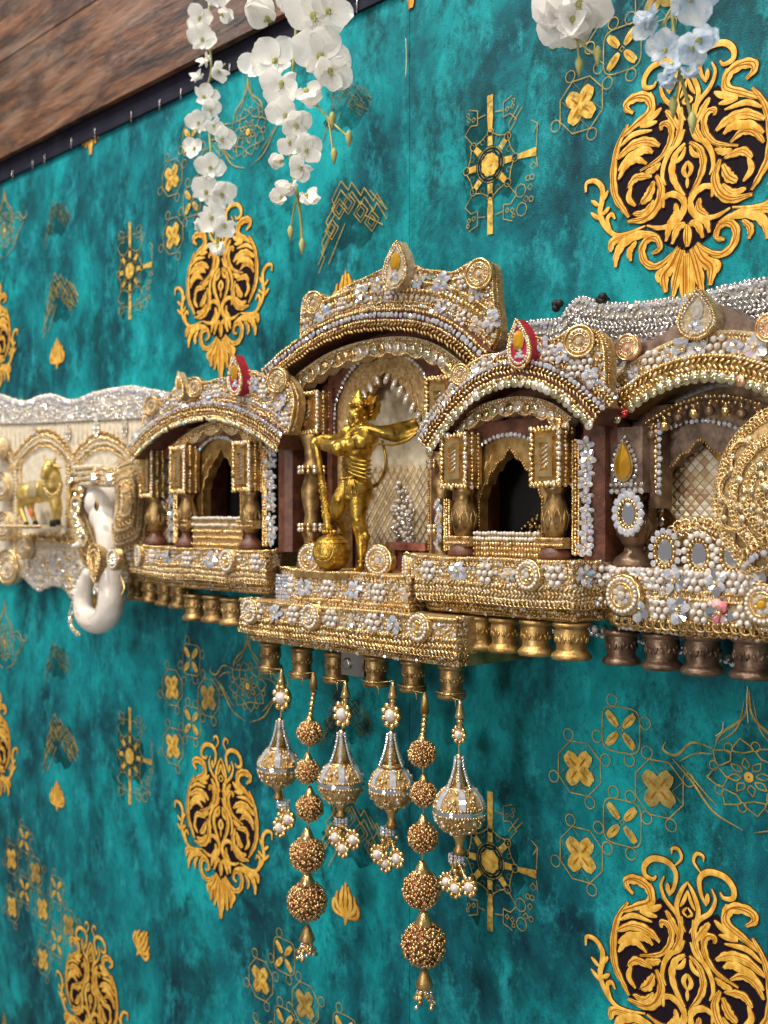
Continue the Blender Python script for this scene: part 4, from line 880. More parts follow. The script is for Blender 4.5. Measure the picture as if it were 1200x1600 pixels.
m = MB(); sp = [(xm - .012, zc0 + .012), (xm + .012, zc0 + .012), (xm + .014, zc0 + .05), (xm - .004, zc0 + .075), (xm - .012, zc0 + .05)]; scatter(m, sp, .0115, .0042, .0019, ['white_bead', 'pearl', 'silver_bead'], .9); m.build('white_beading', pav, kind='stuff')
mb = MB(); x0, x1 = bx(602, .03), bx(664, .03); za, zb = W(640, 900, .03)[1], W(640, 848, .03)[1]; mb.box((x0, -.030, zb - .006), (x1, -.018, zb), 'red_wood')
mb.box((x0, -.028, za), (x1, -.020, za + .005), 'red_wood'); k = x0 + .003
while k < x1 - .004: mb.box((k, -.027, za + .005), (k + .005, -.021, zb - .006), 'red_wood'); k += .008
mb.build('balustrade', pav)
for px, py in ((591, 876), (484, 873)): rosette(pav, P(px, py, .062), .0112, nrm((.25, -1, 0)), label=None)
planU = [(bx(437, .05), .05), (bx(466, .078), .078), (bx(640, .078), .078), (bx(668, .05), .05)]; zu0, zu1 = W(560, 950, .078)[1], W(560, 896, .078)[1]
ledge(pav, planU, zu0, zu1, 'gold_lace', [(.97, 'rope', .0022, 'gold_bead'), (.86, 'loops', .0022, 'gold_bead'), (.14, 'rope', .002, 'gold_bead'), (.02, 'loops', .0026, 'gold_bead')], 'upper_ledge')
deco_ledge(pav, planU, zu0 + (zu1 - zu0) * .5, [(.22, 'p'), (.34, 'm'), (.47, 'p'), (.61, 'm'), (.73, 'p'), (.85, 's'), (.94, 'p')], .0085)
mb = MB(); a, b = W(450, 918, .066); mb.box((a - .010, -.070, b - .011), (a + .008, -.052, b + .011), 'mirror'); 
for q in range(7): t_gems(mb, [(a - .009 + q * .0028, -.0705, b - .010), (a - .009 + q * .0028, -.0705, b + .010)], .0014, 'crystal')
mb.build('mirror_block', pav)
planL = [(bx(376, .090), .090), (bx(713, .090), .090), (bx(729, .078), .078)]; planL = [(planL[0][0] - .004, .05)] + planL; zl0, zl1 = W(560, 1006, .090)[1], W(560, 953, .090)[1]
ledge(pav, planL, zl0, zl1, 'gold_lace', [(.97, 'rope', .0022, 'gold_bead'), (.40, 'beads', .0014, 'gold_bead'), (.29, 'braid', .0068, 'gold_bead'), (.10, 'braid', .0064, 'gold_bead'), (.0, 'loops', .0024, 'gold_bead')], 'lower_ledge')
deco_ledge(pav, planL, zl0 + (zl1 - zl0) * .68, [(.22, 'p'), (.30, 'm'), (.375, 'p'), (.455, 'r'), (.53, 'p'), (.61, 's'), (.685, 'p'), (.76, 'm'), (.85, 'r')], .0085)
rosette(pav, P(390, 955, .094), .0095)
rim = [(planL[0][0] + .004, .05), (planL[1][0] + .006, .083), (planL[2][0] - .004, .083), (planL[3][0] - .003, .072)]
ledge(pav, rim, zl0 - .009, zl0 + .001, 'antique_gold', [(.7, 'rope', .0018, 'antique_gold'), (.3, 'beads', .0016, 'antique_gold')], 'rim')
BALC = []
for px, pt, pb in ((423, 1003, 1050), (472, 1011, 1060), (525, 1018, 1067), (588, 1024, 1073), (646, 1031, 1081), (706, 1038, 1092)):
    x, z = W(px, pt, .066); z2 = W(px, pb, .066)[1]; o = lathe_baluster(pav, x, .066, z, z - z2, .0098, 'bronze'); BALC.append((x, z2))
    m = MB(); m.put(TORT, (x, -.066, z2 + .0052), (.0094, .0094, .006), 'gold_bead'); m.tube([(x - .009, -.0705, z2 + .005), (x - .004, -.0775, z2 + .006), (x + .004, -.0765, z2 + .0045), (x + .011, -.073, z2 + .0055)], .0005, 'gold_bead', 5); m.tube([(x + .006, -.0745, z2 + .0045), (x + .012, -.0755, z2 + .002), (x + .013, -.0755, z2 - .003)], .0004, 'gold_bead', 5); m.build('tie_wire', o)
brk = MB(); a, b = W(545, 1038, .076); pr = [(-.011, .010), (.006, .010), (.009, .006), (.009, -.006), (.006, -.0085), (-.011, -.010)]
brk.plan([(a - .011, .074), (a + .008, .074), (a + .0105, .070), (a + .0105, .056), (a + .009, .056), (a + .009, .069), (a + .007, .0725), (a - .011, .0725)][::-1], b - .009, b + .009, 'steel'); brk.lathe((a - .004, -.074, b), [(.0045, 0), (.0045, .0012), (.003, .002), (.0001, .002)], 'steel', 16, frame(OUT))
brk.build('hanging_bracket', label='small bent steel bracket screwed under the central base', cat='bracket')
# ---------------------------------------------------------------- brown arch on the right (E)
eE = .038; ea = thing('brown_arch', (.33, -.03, -.06), 'brown carved arch with pearl ledge and gold teardrop at the right edge', 'wall ornament', 'jewelled palace facade')
lineE = arc(W(957, 640, eE + .010)[0], W(1250, 610, eE + .010)[0], W(957, 640, eE + .010)[1], W(1095, 572, eE + .010)[1], 44, 2.)
cornice(ea, lineE, eE - .018, eE + .010, [(.0058, 'rope', .0021, 'gold_bead'), (.0012, 'braid', .0070, 'gold_bead'), (-.0036, 'beads', .0012, 'gold_bead'), (-.0070, 'sequins', .0036, ['clear_sequin'] * 7 + ['red_sequin', 'peach_sequin'])], 'antique_gold')
topE = [tuple(p) for p in cat([np.array(W(*p, eE)) for p in [(968, 600), (972, 565), (985, 540), (1020, 528), (1040, 512), (1068, 498), (1090, 482), (1118, 474), (1150, 490), (1185, 505), (1215, 512), (1245, 560)]], 5)]
mb = MB(); mb.prism(topE + off(lineE, .005)[::-1][4:-3], eE - .020, eE - .004, 'grey_resin'); mb.build('crest_board', ea)
lb = off(lineE, .022); k = len(lb); lb = lb[int(k * .06):]
lace = lace_band(ea, lb, .0165, eE - .006, eE + .001, 9, 'pale_lace', seq=False)
for px, py, ty in ((1020, 564, 'p'), (1070, 548, 'm'), (1123, 541, 'p'), (1180, 545, 'm'), (1046, 556, 's'), (1097, 543, 's'), (1150, 541, 's'), (990, 583, 's')):
    p = P(px, py, eE + .002); pearl_flower(ea, p, .0078) if ty == 'p' else mirror_flower(ea, p, .0100 if ty == 'm' else .006)
teardrop(ea, P(1089, 490, eE + .006), .0125, .030, 'pale_lace', 'warm_crystal', .05)
for px, py in ((980, 543), (1202, 512)): coil(ea, P(px, py, eE + .005), .0085, nrm((.1, -1, 0)), 'peach_sequin')
fl = off(lineE, -.017); m = MB(); t_beads(m, at(fl[3:-3], eE - .002), .0014, 'gold_bead', 2.2); t_beads(m, at(off(lineE, -.0205)[3:-3], eE - .002), .0014, 'gold_bead', 3.); m.build('bead_fringe', ea, kind='stuff')
for k, (p, t) in enumerate(walk(at(off(lineE, -.026)[3:-3], eE - .001), .0105)):
    m = MB(); m.put(BALL, p, (.0034, .003, .0036), 'gold_bead' if k % 2 else 'brown_bronze'); m.put(BEAD, p + [0, 0, .0045], .0015, 'gold_bead'); m.build('fringe_drop', ea)
mb = MB(); a = off(lineE, -.010); mb.strip(a[2:-2], off(lineE, -.034)[2:-2], eE - .030, eE - .0205, 'brown_bronze'); mb.build('face_plate', ea)
nzE = W(1090, 876, eE - .014)[1]
niche(ea, bx(1094, eE - .014), .0375, W(1090, 815, eE - .014)[1] - .012, W(1094, 686, eE - .014)[1], eE - .014, .006, 'grey_resin', 'antique_gold', 1.38, top=1.14, rt=1.36, fw=1.7, surround='brown_bronze')
x0, x1, z0_, z1_ = bx(1040, .007), bx(1165, .007), W(1090, 830, .007)[1], W(1090, 690, .007)[1]; q = .0068
nx_, nz_ = int((x1 - x0) / q) + 1, int((z1_ - z0_) / q) + 1
for j in range(-nz_, nz_ * 2):                         # diamond tiles of the back board
    for i in range(nx_ * 2):
        cx_, cz = x0 + (i - j) * q * .5 + nx_ * q * .3, z0_ + (i + j) * q * .5
        if x0 < cx_ < x1 and z0_ < cz < z1_ and inside((cx_, cz), [(x0, z0_), (x1, z0_), (x1, z0_ + .03), (bx(1094, .007), z1_), (x0, z0_ + .03)]):
            m = MB(); h = q * .46; m.add([(cx_, -.0065, cz - h), (cx_ + h, -.0065, cz), (cx_, -.0065, cz + h), (cx_ - h, -.0065, cz), (cx_, -.0085, cz)], [(0, 1, 4), (1, 2, 4), (2, 3, 4), (3, 0, 4)], R.choice(['tile_gold', 'tile_gold', 'tile_cream', 'tile_cream', 'tile_rose']), False); m.build('diamond_tile', ea)
xc = bx(990, eE - .004); zb = W(990, 886, eE)[1]; zt = W(990, 770, eE)[1]; zt2 = W(990, 668, eE)[1]
vase_column(ea, xc, eE - .004, zb, zt, .0105, 'brown_bronze', 'brown_bronze'); mb = MB(); mb.box((xc - .0135, -eE - .006, zt), (xc + .0135, -eE + .016, zt2), 'grey_resin'); mb.box((xc + .0136, -eE + .002, zt - .01), (xc + .021, -eE + .016, zt2 + .002), 'brown_bronze'); mb.build('capital', ea)
m = MB(); t_gems(m, [(xc - .0135, -eE - .007, zt + .001), (xc + .0135, -eE - .007, zt + .001)], .0022, 'crystal'); t_gems(m, [(xc - .0135, -eE - .007, zt + .005), (xc + .0135, -eE - .007, zt + .005)], .0018, 'silver_bead'); t_beads(m, [(xc + .0185, -eE + .0015, zt), (xc + .0185, -eE + .0015, zt2)], .0017, 'gold_bead'); t_gems(m, [(xc + .0215, -eE + .001, zt), (xc + .0215, -eE + .001, zt2)], .002, 'crystal'); m.build('bead_border', ea, kind='stuff')
mb = MB(); p = P(974, 720, eE + .008); O = tear_outline(.0075, .027); mb.prism([(p[0] + a, p[2] + b) for a, b in O], eE + .005, eE + .0085, 'gold_bead'); o = mb.build('amber_drop', ea)
m = MB(); m.add([(p[0] + a * .8, -eE - .0088, p[2] + b * .84) for a, b in O] + [(p[0], -eE - .0125, p[2] - .003)], [(i, (i + 1) % 36, 36) for i in range(36)], 'amber', False); m.build('gem', o); l = [np.array([p[0] + a * 1.22, -eE - .007, p[2] + b * 1.13]) for a, b in O]; m = MB(); t_gems(m, l + [l[0]], .0017, 'silver_bead'); m.build('stone_border', o, kind='stuff')
def oval_medallion(par, pos, a, b, ring_m, n=14, rb=.0026):
    pos = np.asarray(pos, float); m = MB(); m.put(BALL, pos, (a * .95, b * .95, .002), 'gold_lace', frame(OUT)); o = m.build('oval_medallion', par)
    m = MB(); m.add([(pos[0] + math.cos(t) * a * .55, pos[1] - .0022, pos[2] + math.sin(t) * b * .62) for t in [k * math.pi / 6 for k in range(12)]] + [(pos[0] + math.cos(t) * a * .35, pos[1] - .0038, pos[2] + math.sin(t) * b * .42) for t in [k * math.pi / 6 for k in range(12)]], [(k, (k + 1) % 12, 12 + (k + 1) % 12, 12 + k) for k in range(12)] + [tuple(range(12, 24))], 'mirror', False); m.build('mirror', o)
    m = MB()
    for k in range(n): t = 2 * math.pi * k / n; m.put(BALL if ring_m == 'pearl' else GEM6, pos + [math.cos(t) * a, -.0015, math.sin(t) * b], rb, ring_m, None if ring_m == 'pearl' else frame(OUT), ring_m == 'pearl')
    for k in range(18): t = 2 * math.pi * k / 18; m.put(BEAD, pos + [math.cos(t) * a * .70, -.0022, math.sin(t) * b * .74], .0012, 'gold_bead')
    m.build('stone_ring', o)
oval_medallion(ea, P(984, 803, eE + .012), .0098, .0120, 'crystal', 15, .0030)
planE = [(bx(948, .03), .03), (bx(962, .062), .062), (bx(1290, .062), .062)]; ze0, ze1 = W(1080, 972, .062)[1], W(1080, 893, .062)[1]
ledge(ea, planE, ze0, ze1, 'pale_lace', [(.98, 'beads', .0018, 'pearl'), (.60, 'rope', .0018, 'gold_bead'), (.52, 'loops', .0032, 'gold_bead'), (.44, 'rope', .0018, 'gold_bead'), (-.06, 'loops', .0038, 'antique_gold'), (-.02, 'beads', .0016, 'gold_bead')])
rim = [(bx(955, .02), .02), (bx(970, .054), .054), (bx(1290, .054), .054)]; ledge(ea, rim, ze0 - .009, ze0, 'brown_bronze', [(.4, 'loops', .0036, 'copper_bead')], 'rim')
for px, py in ((1041, 862), (1094, 868), (1146, 868)): oval_medallion(ea, P(px, py, .056), .0098, .0125, 'pearl' if px != 1041 else 'crystal', 15, .0022)
x = .2785; k = 0
zz = lambda f: ze0 + (ze1 - ze0) * f
while x < .42:
    if k % 2 == 0: pearl_flower(ea, (x, -.0632, zz(.80)), .0072); pearl_flower(ea, (x + .004, -.0632, zz(.20)), .0072)
    else:
        mirror_flower(ea, (x, -.0632, zz(.80)), .0088, OUT, 'crystal', 6, mats=['crystal', 'mirror', 'crystal'])
        mirror_flower(ea, (x + .003, -.0632, zz(.22)), .0095, OUT, 'crystal', 6, mats=['pink_gem', 'peach_pink', 'mirror'] if k == 5 else ['mirror', 'crystal'])
    x += .0140; k += 1
m = MB()
for q in range(90):
    f = R.choice((.72, .9, .08, .32, .28, .80)); xx = R.uniform(.262, .42); m.put(BALL if q % 3 else GEM6, (xx, -.063, zz(f) + jit(.003)), R.uniform(.0013, .0021), 'pearl' if q % 3 else 'crystal', frame(OUT))
m.build('loose_pearls', ea, kind='stuff')
rosette(ea, P(973, 930, .067), .0118); rosette(ea, P(1192, 945, .067), .011)
for px, pt, pb, r in ((971, 984, 1038, .0118), (1035, 988, 1046, .0124), (1098, 990, 1054, .0126), (1177, 994, 1061, .0132)):
    x, z = W(px, pt, .04); lathe_baluster(ea, x, .04, z, z - W(px, pb, .04)[1], r, 'brown_bronze')
mb = MB(); x0, x1 = bx(958, .02), bx(1290, .02); mb.box((x0, -.0055, ze1), (x1, -.003, W(1090, 600, .01)[1]), 'brown_bronze'); mb.build('back_board', ea)
m = MB(); scatter(m, [(x0 + .001, ze1), (x0 + .03, ze1), (x0 + .03, W(990, 690, .03)[1]), (x0 + .001, W(990, 690, .03)[1])], .006, .0038, .0018, ['antique_gold', 'gold_bead', 'warm_crystal'], .8); m.build('bead_encrusting', ea, kind='stuff')
# small lattice shelf figure strip behind the medallions
m = MB(); t_loops(m, [P(1030, 846, .045), P(1060, 822, .045), P(1100, 815, .045), P(1140, 840, .045)], .0034, 'gold_bead', 'antique_gold'); t_loops(m, [P(1030, 853, .045), P(1062, 830, .045), P(1100, 824, .045), P(1140, 848, .045)], .0032, 'gold_bead', 'warm_crystal'); m.build('lace_arch', ea, kind='stuff')
# silver beaded back panel behind both right pieces
sb = thing('silver_panel', (.25, 0, .1), 'grey silver beaded backing panel behind the right bay and brown arch', 'wall ornament', 'jewelled palace facade')
top_S = [tuple(p) for p in cat([np.array(W(*p, .014)) for p in [(786, 528), (810, 508), (840, 502), (868, 500), (885, 480), (902, 465), (925, 472), (955, 476), (990, 474), (1030, 470), (1070, 464), (1110, 454), (1150, 444), (1200, 436), (1260, 425)]], 5)]
low = [W(1260, 620, .014), W(780, 640, .014)]
mb = MB(); mb.prism(top_S + low, .003, .012, 'silver_lace'); mb.build('panel', sb)
m = MB(); scatter(m, top_S + [W(1260, 530, .014), W(940, 570, .014), W(780, 570, .014)], .0122, .0036, .0015, ['silver_bead', 'silver_lace', 'crystal', 'silver_lace', 'silver_lace'], .9); t_gems(m, at(off(top_S, -.002), .013), .0020, 'crystal'); t_beads(m, at(off(top_S, .001), .010), .0017, 'silver_bead')
for d in (.011, .02): t_braid(m, at(off(top_S, -d), .014), .007, 'silver_bead')
t_beads(m, at(off(top_S, -.0155), .014), .0016, 'silver_bead'); m.build('bead_encrusting', sb, kind='stuff')
m = MB(); t_beads(m, [P(780, 965, .012), P(850, 985, .012), P(930, 990, .012), P(1000, 1000, .012), P(1200, 1050, .012)], .0026, 'silver_bead', 1.8); t_gems(m, [P(780, 958, .012), P(930, 982, .012), P(1200, 1040, .012)], .0026, 'crystal', 2.6); mb = MB(); m.build('lower_fringe', sb, kind='stuff')
for px, py in ((872, 478), (943, 468)):
    m = MB(); 
    for k in range(7): m.put(BALL, P(px + jit(6), py + jit(5), .010 + jit(.002)), .0030, 'black')
    m.build('black_bead_cluster', sb)
# ================================================================== helpers for fused bodies
def scale_at(px, e):
    x, _ = W(px, 800, e); d = np.array([x - CX, -e - CY]); return F / (d @ np.array([-math.cos(TH), math.sin(TH)]))
def capsule(mb, p, q, r1, r2, mat):
    p, q = np.asarray(p, float), np.asarray(q, float); mb.put(FINE, p, r1, mat); mb.put(FINE, q, r2, mat)
    mb.tube([p, q], [r1, r2], mat, 28)
def chain(mb, pts, mat):
    for (p, r), (q, s) in zip(pts, pts[1:]): capsule(mb, p, q, r, s, mat)
def fuse(mb, name, par, mat, voxel=.0008, it=4, label=None):
    o = mb.build('tmp', par); md = o.modifiers.new('r', 'REMESH'); md.mode = 'VOXEL'; md.voxel_size = voxel; md.use_smooth_shade = True
    ms = o.modifiers.new('s', 'SMOOTH'); ms.iterations = it; ms.factor = .5
    dg = bpy.context.evaluated_depsgraph_get(); me = bpy.data.meshes.new_from_object(o.evaluated_get(dg)); me.name = name
    o.modifiers.clear(); o.data = me; me.materials.clear(); me.materials.append(MATS[mat]); o.name = name
    for p in me.polygons: p.use_smooth = True; p.material_index = 0
    return o
# ================================================================== gold figurine leaning on a mace
eS = .060; SC = scale_at(560, eS) * 5
def Q(x, y, d=0.): return P(480 + x / 5, 600 + y / 5, eS + d)
u = lambda z: z / SC
fig = thing('figurine', Q(400, 1465), 'gold figurine of a crowned bare-chested warrior leaning on a round mace', 'statue')
b = MB(); G = 'statue_gold'
for x, y, d, r in ((395, 440, 0, 88), (450, 440, -.002, 82), (400, 520, 0, 84), (390, 600, 0, 80), (375, 680, 0, 76), (385, 770, 0, 84), (338, 432, .0065, 44), (428, 450, .0075, 46), (482, 395, .003, 66), (328, 390, .002, 58), (250, 505, .0135, 46), (300, 480, .012, 40), (455, 470, .0, 60),
                   (400, 262, 0, 72), (402, 225, -.001, 68), (352, 292, .004, 36), (385, 255, .0055, 34), (350, 225, .004, 26), (332, 262, .006, 15), (356, 322, .003, 26), (452, 268, .004, 18), (392, 295, .0055, 28), (420, 320, .003, 26), (378, 335, .002, 24), (395, 212, .006, 18)): b.put(FINE, Q(x, y, d), u(r * (1.32 if 340 < y < 720 else 1.15 if y > 340 else 1.08)), G)
chain(b, [(Q(415, 380), u(52)), (Q(405, 310), u(52))], G)
chain(b, [(Q(470, 405, .004), u(66)), (Q(350, 470, .009), u(54)), (Q(225, 490, .011), u(59)), (Q(150, 480, .009), u(47)), (Q(80, 470, .006), u(35)), (Q(62, 490, .006), u(40))], G)
chain(b, [(Q(330, 395, -.004), u(57)), (Q(220, 440, -.006), u(45)), (Q(130, 430, -.004), u(42)), (Q(60, 445, 0), u(33)), (Q(55, 475, .002), u(35))], G)
for k in range(4): capsule(b, Q(38 + k * 14, 470, .006), Q(44 + k * 14, 525, .0075 - k * .0005), u(10), u(9), G)
capsule(b, Q(95, 470, .006), Q(105, 515, .008), u(10), u(8), G)
chain(b, [(Q(415, 800, .001), u(99)), (Q(400, 920, .002), u(87)), (Q(398, 1060, .003), u(59)), (Q(425, 1160, 0), u(59)), (Q(430, 1230, 0), u(50)), (Q(425, 1390, .002), u(26)), (Q(415, 1430, .002), u(28))], G)
b.put(FINE, Q(392, 1072, .006), u(27), G); b.put(FINE, Q(458, 1190, 0), u(36), G)
chain(b, [(Q(425, 1440, .002), u(26)), (Q(395, 1452, .008), u(24)), (Q(375, 1456, .012), u(18))], G)
chain(b, [(Q(335, 800, .003), u(90)), (Q(262, 900, .010), u(71)), (Q(238, 985, .010), u(61)), (Q(245, 1060, .002), u(40)), (Q(285, 1140, -.006), u(28)), (Q(262, 1180, -.004), u(24))], G)
for k in range(5):
    chain(b, [(Q(388 + 112 * math.sin(t), 570 + k * 30 + 34 * math.sin(t + .9) + 10 * k * t * .4, .0122 * math.cos(t)), u(9)) for t in np.linspace(-1.35, 1.35, 9)], G)
fuse(b, 'body', fig, G, .0006, 3)
m = MB()
for x, y, d in ((352, 246, .0075), (384, 240, .0085)): m.put(BALL, Q(x, y, d), (u(9), u(6), u(7)), G); 
for k in range(18):
    a = k * .7; m.put(BALL, Q(392 + 60 * math.cos(a) * (k / 18), 205 - 40 * (k / 18) + 20 * math.sin(a), .004 + .003 * math.cos(a)), u(17), G)
for k in range(12): m.put(BALL, Q(335 + 10 * k, 318 + 10 * math.sin(k * 1.3) + k * 1.5, .0055), u(13), G)
m.build('curls', fig)
m = MB(); c = Q(405, 170); m.lathe(c, [(u(70), u(-15)), (u(78), u(0)), (u(70), u(20)), (u(58), u(50)), (u(36), u(85)), (u(14), u(110)), (.0001, u(135))], G, 18)
for k in range(10): a = k * math.pi / 5; m.put(BALL, c + [u(76) * math.cos(a), u(76) * math.sin(a), u(8)], u(14), G); m.put(BALL, c + [u(52) * math.cos(a), u(52) * math.sin(a), u(62)], u(10), G)
m.build('crown', fig)
m = MB(); c = Q(500, 185, -.004); O = [(-.6, -1), (.15, -1.05), (.45, -.6), (.8, -.5), (.78, -.1), (1, .25), (.72, .45), (.7, .95), (.2, .8), (-.2, 1.15), (-.5, .75), (-.8, .7)]; m.prism([(c[0] + a * u(85), c[2] + q * u(95)) for a, q in O], eS - .007, eS - .004, G)
for q in range(5): m.tube([c + [-u(50), -.0005, -u(60)], c + [u(20 + 12 * q), -.0012, u(-60 + 36 * q)]], u(5), G, 5)
m.build('halo', fig)
def ribbon(name, cl, wd, mat, par, thick=.0007, wave=0.):
    m = MB(); C_ = cat(cl, 8); n = len(C_); V = []; Fc = []; k = 7
    for i, p in enumerate(C_):
        t = i / (n - 1); wv = np.interp(t, np.linspace(0, 1, len(wd)), [q[0] for q in wd]); dr = np.array([np.interp(t, np.linspace(0, 1, len(wd)), [q[1][j] for q in wd]) for j in range(3)])
        for j in range(k):
            s = j / (k - 1) - .5; V.append(p + dr * wv * s + OUT * wave * math.sin(s * 9 + t * 5) * t)
    N_ = n * k; V2 = [v - OUT * thick for v in V]
    for i in range(n - 1):
        for j in range(k - 1):
            a = i * k + j; Fc.append((a, a + 1, a + k + 1, a + k)); Fc.append((N_ + a, N_ + a + k, N_ + a + k + 1, N_ + a + 1))
    for i in range(n - 1):
        for j in (0, k - 1): a = i * k + j; Fc.append((a, a + k, N_ + a + k, N_ + a))
    for i in (0, n - 1):
        for j in range(k - 1): a = i * k + j; Fc.append((a, a + 1, N_ + a + 1, N_ + a))
    m.add(V + V2, Fc, mat); return m.build(name, par)
ribbon('scarf', [Q(330, 395, .011), Q(400, 350, .011), Q(500, 358, .008), Q(620, 385, .008), Q(740, 380, .010), Q(860, 330, .006)], [(u(26), (0, 0, 1)), (u(40), (0, 0, 1)), (u(70), (0, .2, 1)), (u(115), (0, -.3, 1)), (u(150), (.2, -.4, 1)), (u(130), (.3, -.2, 1))], G, fig, .0008, .0022)
m = MB(); m.tube(cat([Q(560, 470, .006), Q(680, 470, .011), Q(780, 440, .011), Q(855, 380, .008)], 6), [u(6 + 8 * math.sin(i / 18 * 3)) for i in range(19)], G, 8); m.build('scarf_hem', fig)
m = MB(); m.tube(cat([Q(450, 800, -.008), Q(540, 790, -.012), Q(600, 700, -.012), Q(618, 600, -.010), Q(600, 500, -.008), Q(585, 440, -.004)], 6), [u(17 - i * .25) for i in range(31)], G, 8); m.build('tail', fig)
m = MB(); V = []; Fc = []; n = 26
for j, (y, rx, ry) in enumerate(((725, 112, 104), (770, 122, 114), (830, 136, 124), (885, 146, 130), (893, 136, 120))):
    for i in range(n):
        a = 2 * math.pi * i / n; f = 1 + .07 * math.sin(a * 7) * j / 4; V.append(Q(378 + j * 3, y + 16 * math.sin(a * 3) * j / 4) + np.array([u(rx) * f * math.cos(a), u(ry) * f * math.sin(a), 0]))
for j in range(4):
    for i in range(n): Fc.append((j * n + i, j * n + (i + 1) % n, (j + 1) * n + (i + 1) % n, (j + 1) * n + i))
m.add(V, Fc, G)
c = Q(378, 742)
for q in range(26): a = 2 * math.pi * q / 26; m.put(BEAD, c + [u(115) * math.cos(a), u(107) * math.sin(a), 0], u(13), G)
for q in range(6): m.tube(cat([Q(330 + 6 * q, 740, .0125), Q(320 + 10 * q, 800, .0148), Q(300 + 16 * q, 870, .0150)], 4), u(7), G, 5)
m.build('loincloth', fig)
m = MB()
for p, r in ((Q(150, 480, .009), 42), (Q(115, 475, .008), 38), (Q(425, 1385, .002), 27), (Q(335, 478, .009), 50)):
    for q in range(14):
        a = 2 * math.pi * q / 14; ax = (0, 0, 1) if r == 27 else (1, 0, 0); d = np.array([math.cos(a), math.sin(a), 0]) if r == 27 else np.array([0, math.cos(a), math.sin(a)]); m.put(BEAD, p + d * u(r), u(9), G)
m.build('bracelets', fig)
m = MB(); A, Bq = Q(72, 470, .008), Q(176, 1165, .008); m.tube([A + (Bq - A) * t for t in np.linspace(0, 1, 12)], [u(24 + 18 * t ** 1.5) for t in np.linspace(0, 1, 12)], G, 12)
for k in range(90): 
    t = R.uniform(.45, 1); a = R.uniform(0, 6.3); p = A + (Bq - A) * t; r = u(24 + 18 * t ** 1.5); m.put(BEAD, p + [r * math.cos(a), r * math.sin(a), 0], u(8), G)
for k in range(12): a = k * math.pi / 6; m.put(BALL, Bq + [u(50) * math.cos(a), u(50) * math.sin(a), u(8)], u(16), G)
hd = m.build('mace_handle', fig)
m = MB(); c = Q(192, 1316, .010); rb = u(152); m.put(FINE, c, rb, G)
for k, (r, h) in enumerate(((.92, -.38), (.98, -.2), (.86, .5), (.70, .71))): m.put(TORT, c + [0, 0, rb * h], (rb * r * .97, rb * r * .97, rb * .22), G)
dd = nrm((.35, -1, .15)); B_ = frame(dd)
for q in (.32, .42, .55): m.put(TORT, c + dd * rb * math.sqrt(1 - q * q), (rb * q, rb * q, rb * .2), G, B_)
m.build('mace_ball', fig)
m = MB(); c = Q(300, 1474); m.box((c[0] - .040, -.080, c[2] - .004), (c[0] + .026, -.040, c[2] + .0008), 'antique_gold'); m.build('plinth', fig)
# ================================================================== six hangings under the centre
def hcap(mb, p, r, h, mat='gold_bead'): mb.lathe(p, [(r, -h), (r * 1.06, -h * .93), (r * .82, -h * .6), (r * .45, -h * .2), (r * .2, 0)], mat, 14)
def ornate_ball(par, c, r):
    m = MB(); m.put(FINE, c, r, 'gold_lace'); o = m.build('ornate_ball', par)
    m = MB()
    for dz, rr, q in ((-.13, .99, 'gold_bead'), (.14, .985, 'gold_bead'), (-.75, .62, 'gold_bead'), (.8, .58, 'gold_bead')):
        l = [c + np.array([math.cos(a) * r * rr * 1.02, math.sin(a) * r * rr * 1.02, dz * r]) for a in np.linspace(0, 2 * math.pi, 40)]; t_beads(m, l, .00115, q)
    m.lathe(c, [(r * .995, -r * .10), (r * 1.04, -r * .10), (r * 1.04, -r * .03), (r * 1.01, -.0001), (r * 1.04, r * .03), (r * 1.04, r * .10), (r * .995, r * .10)], 'mirror', 40); m.build('silver_belt', o)
    m = MB()
    for k in range(6):
        a = k * math.pi / 3 + .35
        for lat in np.linspace(.22, .98, 9):
            d = np.array([math.cos(a) * math.cos(lat), math.sin(a) * math.cos(lat), math.sin(lat)]); m.put(BOX_T, c + d * r, (r * .13, r * .07, r * .045), 'crystal', frame(d), False)
        for s in range(26):
            lat = R.choice((R.uniform(.18, 1.), R.uniform(-1., -.18))); b_ = a + math.pi / 6 + R.uniform(-.33, .33) * (1 if lat > 0 else 1.5); d = np.array([math.cos(b_) * math.cos(lat), math.sin(b_) * math.cos(lat), math.sin(lat)]); m.put(BEAD, c + d * r, r * R.uniform(.05, .10), R.choice(['gold_bead', 'gold_bead', 'antique_gold', 'warm_crystal']))
    m.build('granulation', o, kind='stuff'); return o
def pearl_drop(par, p, r):
    m = MB(); m.put(BALL, p, r * .62, 'pearl'); n = OUT
    for k in range(9): a = k * 2 * math.pi / 9; m.put(BEAD, p + np.array([math.cos(a) * r, 0, math.sin(a) * r]), r * .32, 'gold_bead')
    m.put(BALL, p + [0, r * .3, 0], (r * .95, r * .5, r * .95), 'gold_bead'); return m.build('pearl_drop', par)
eH = .074
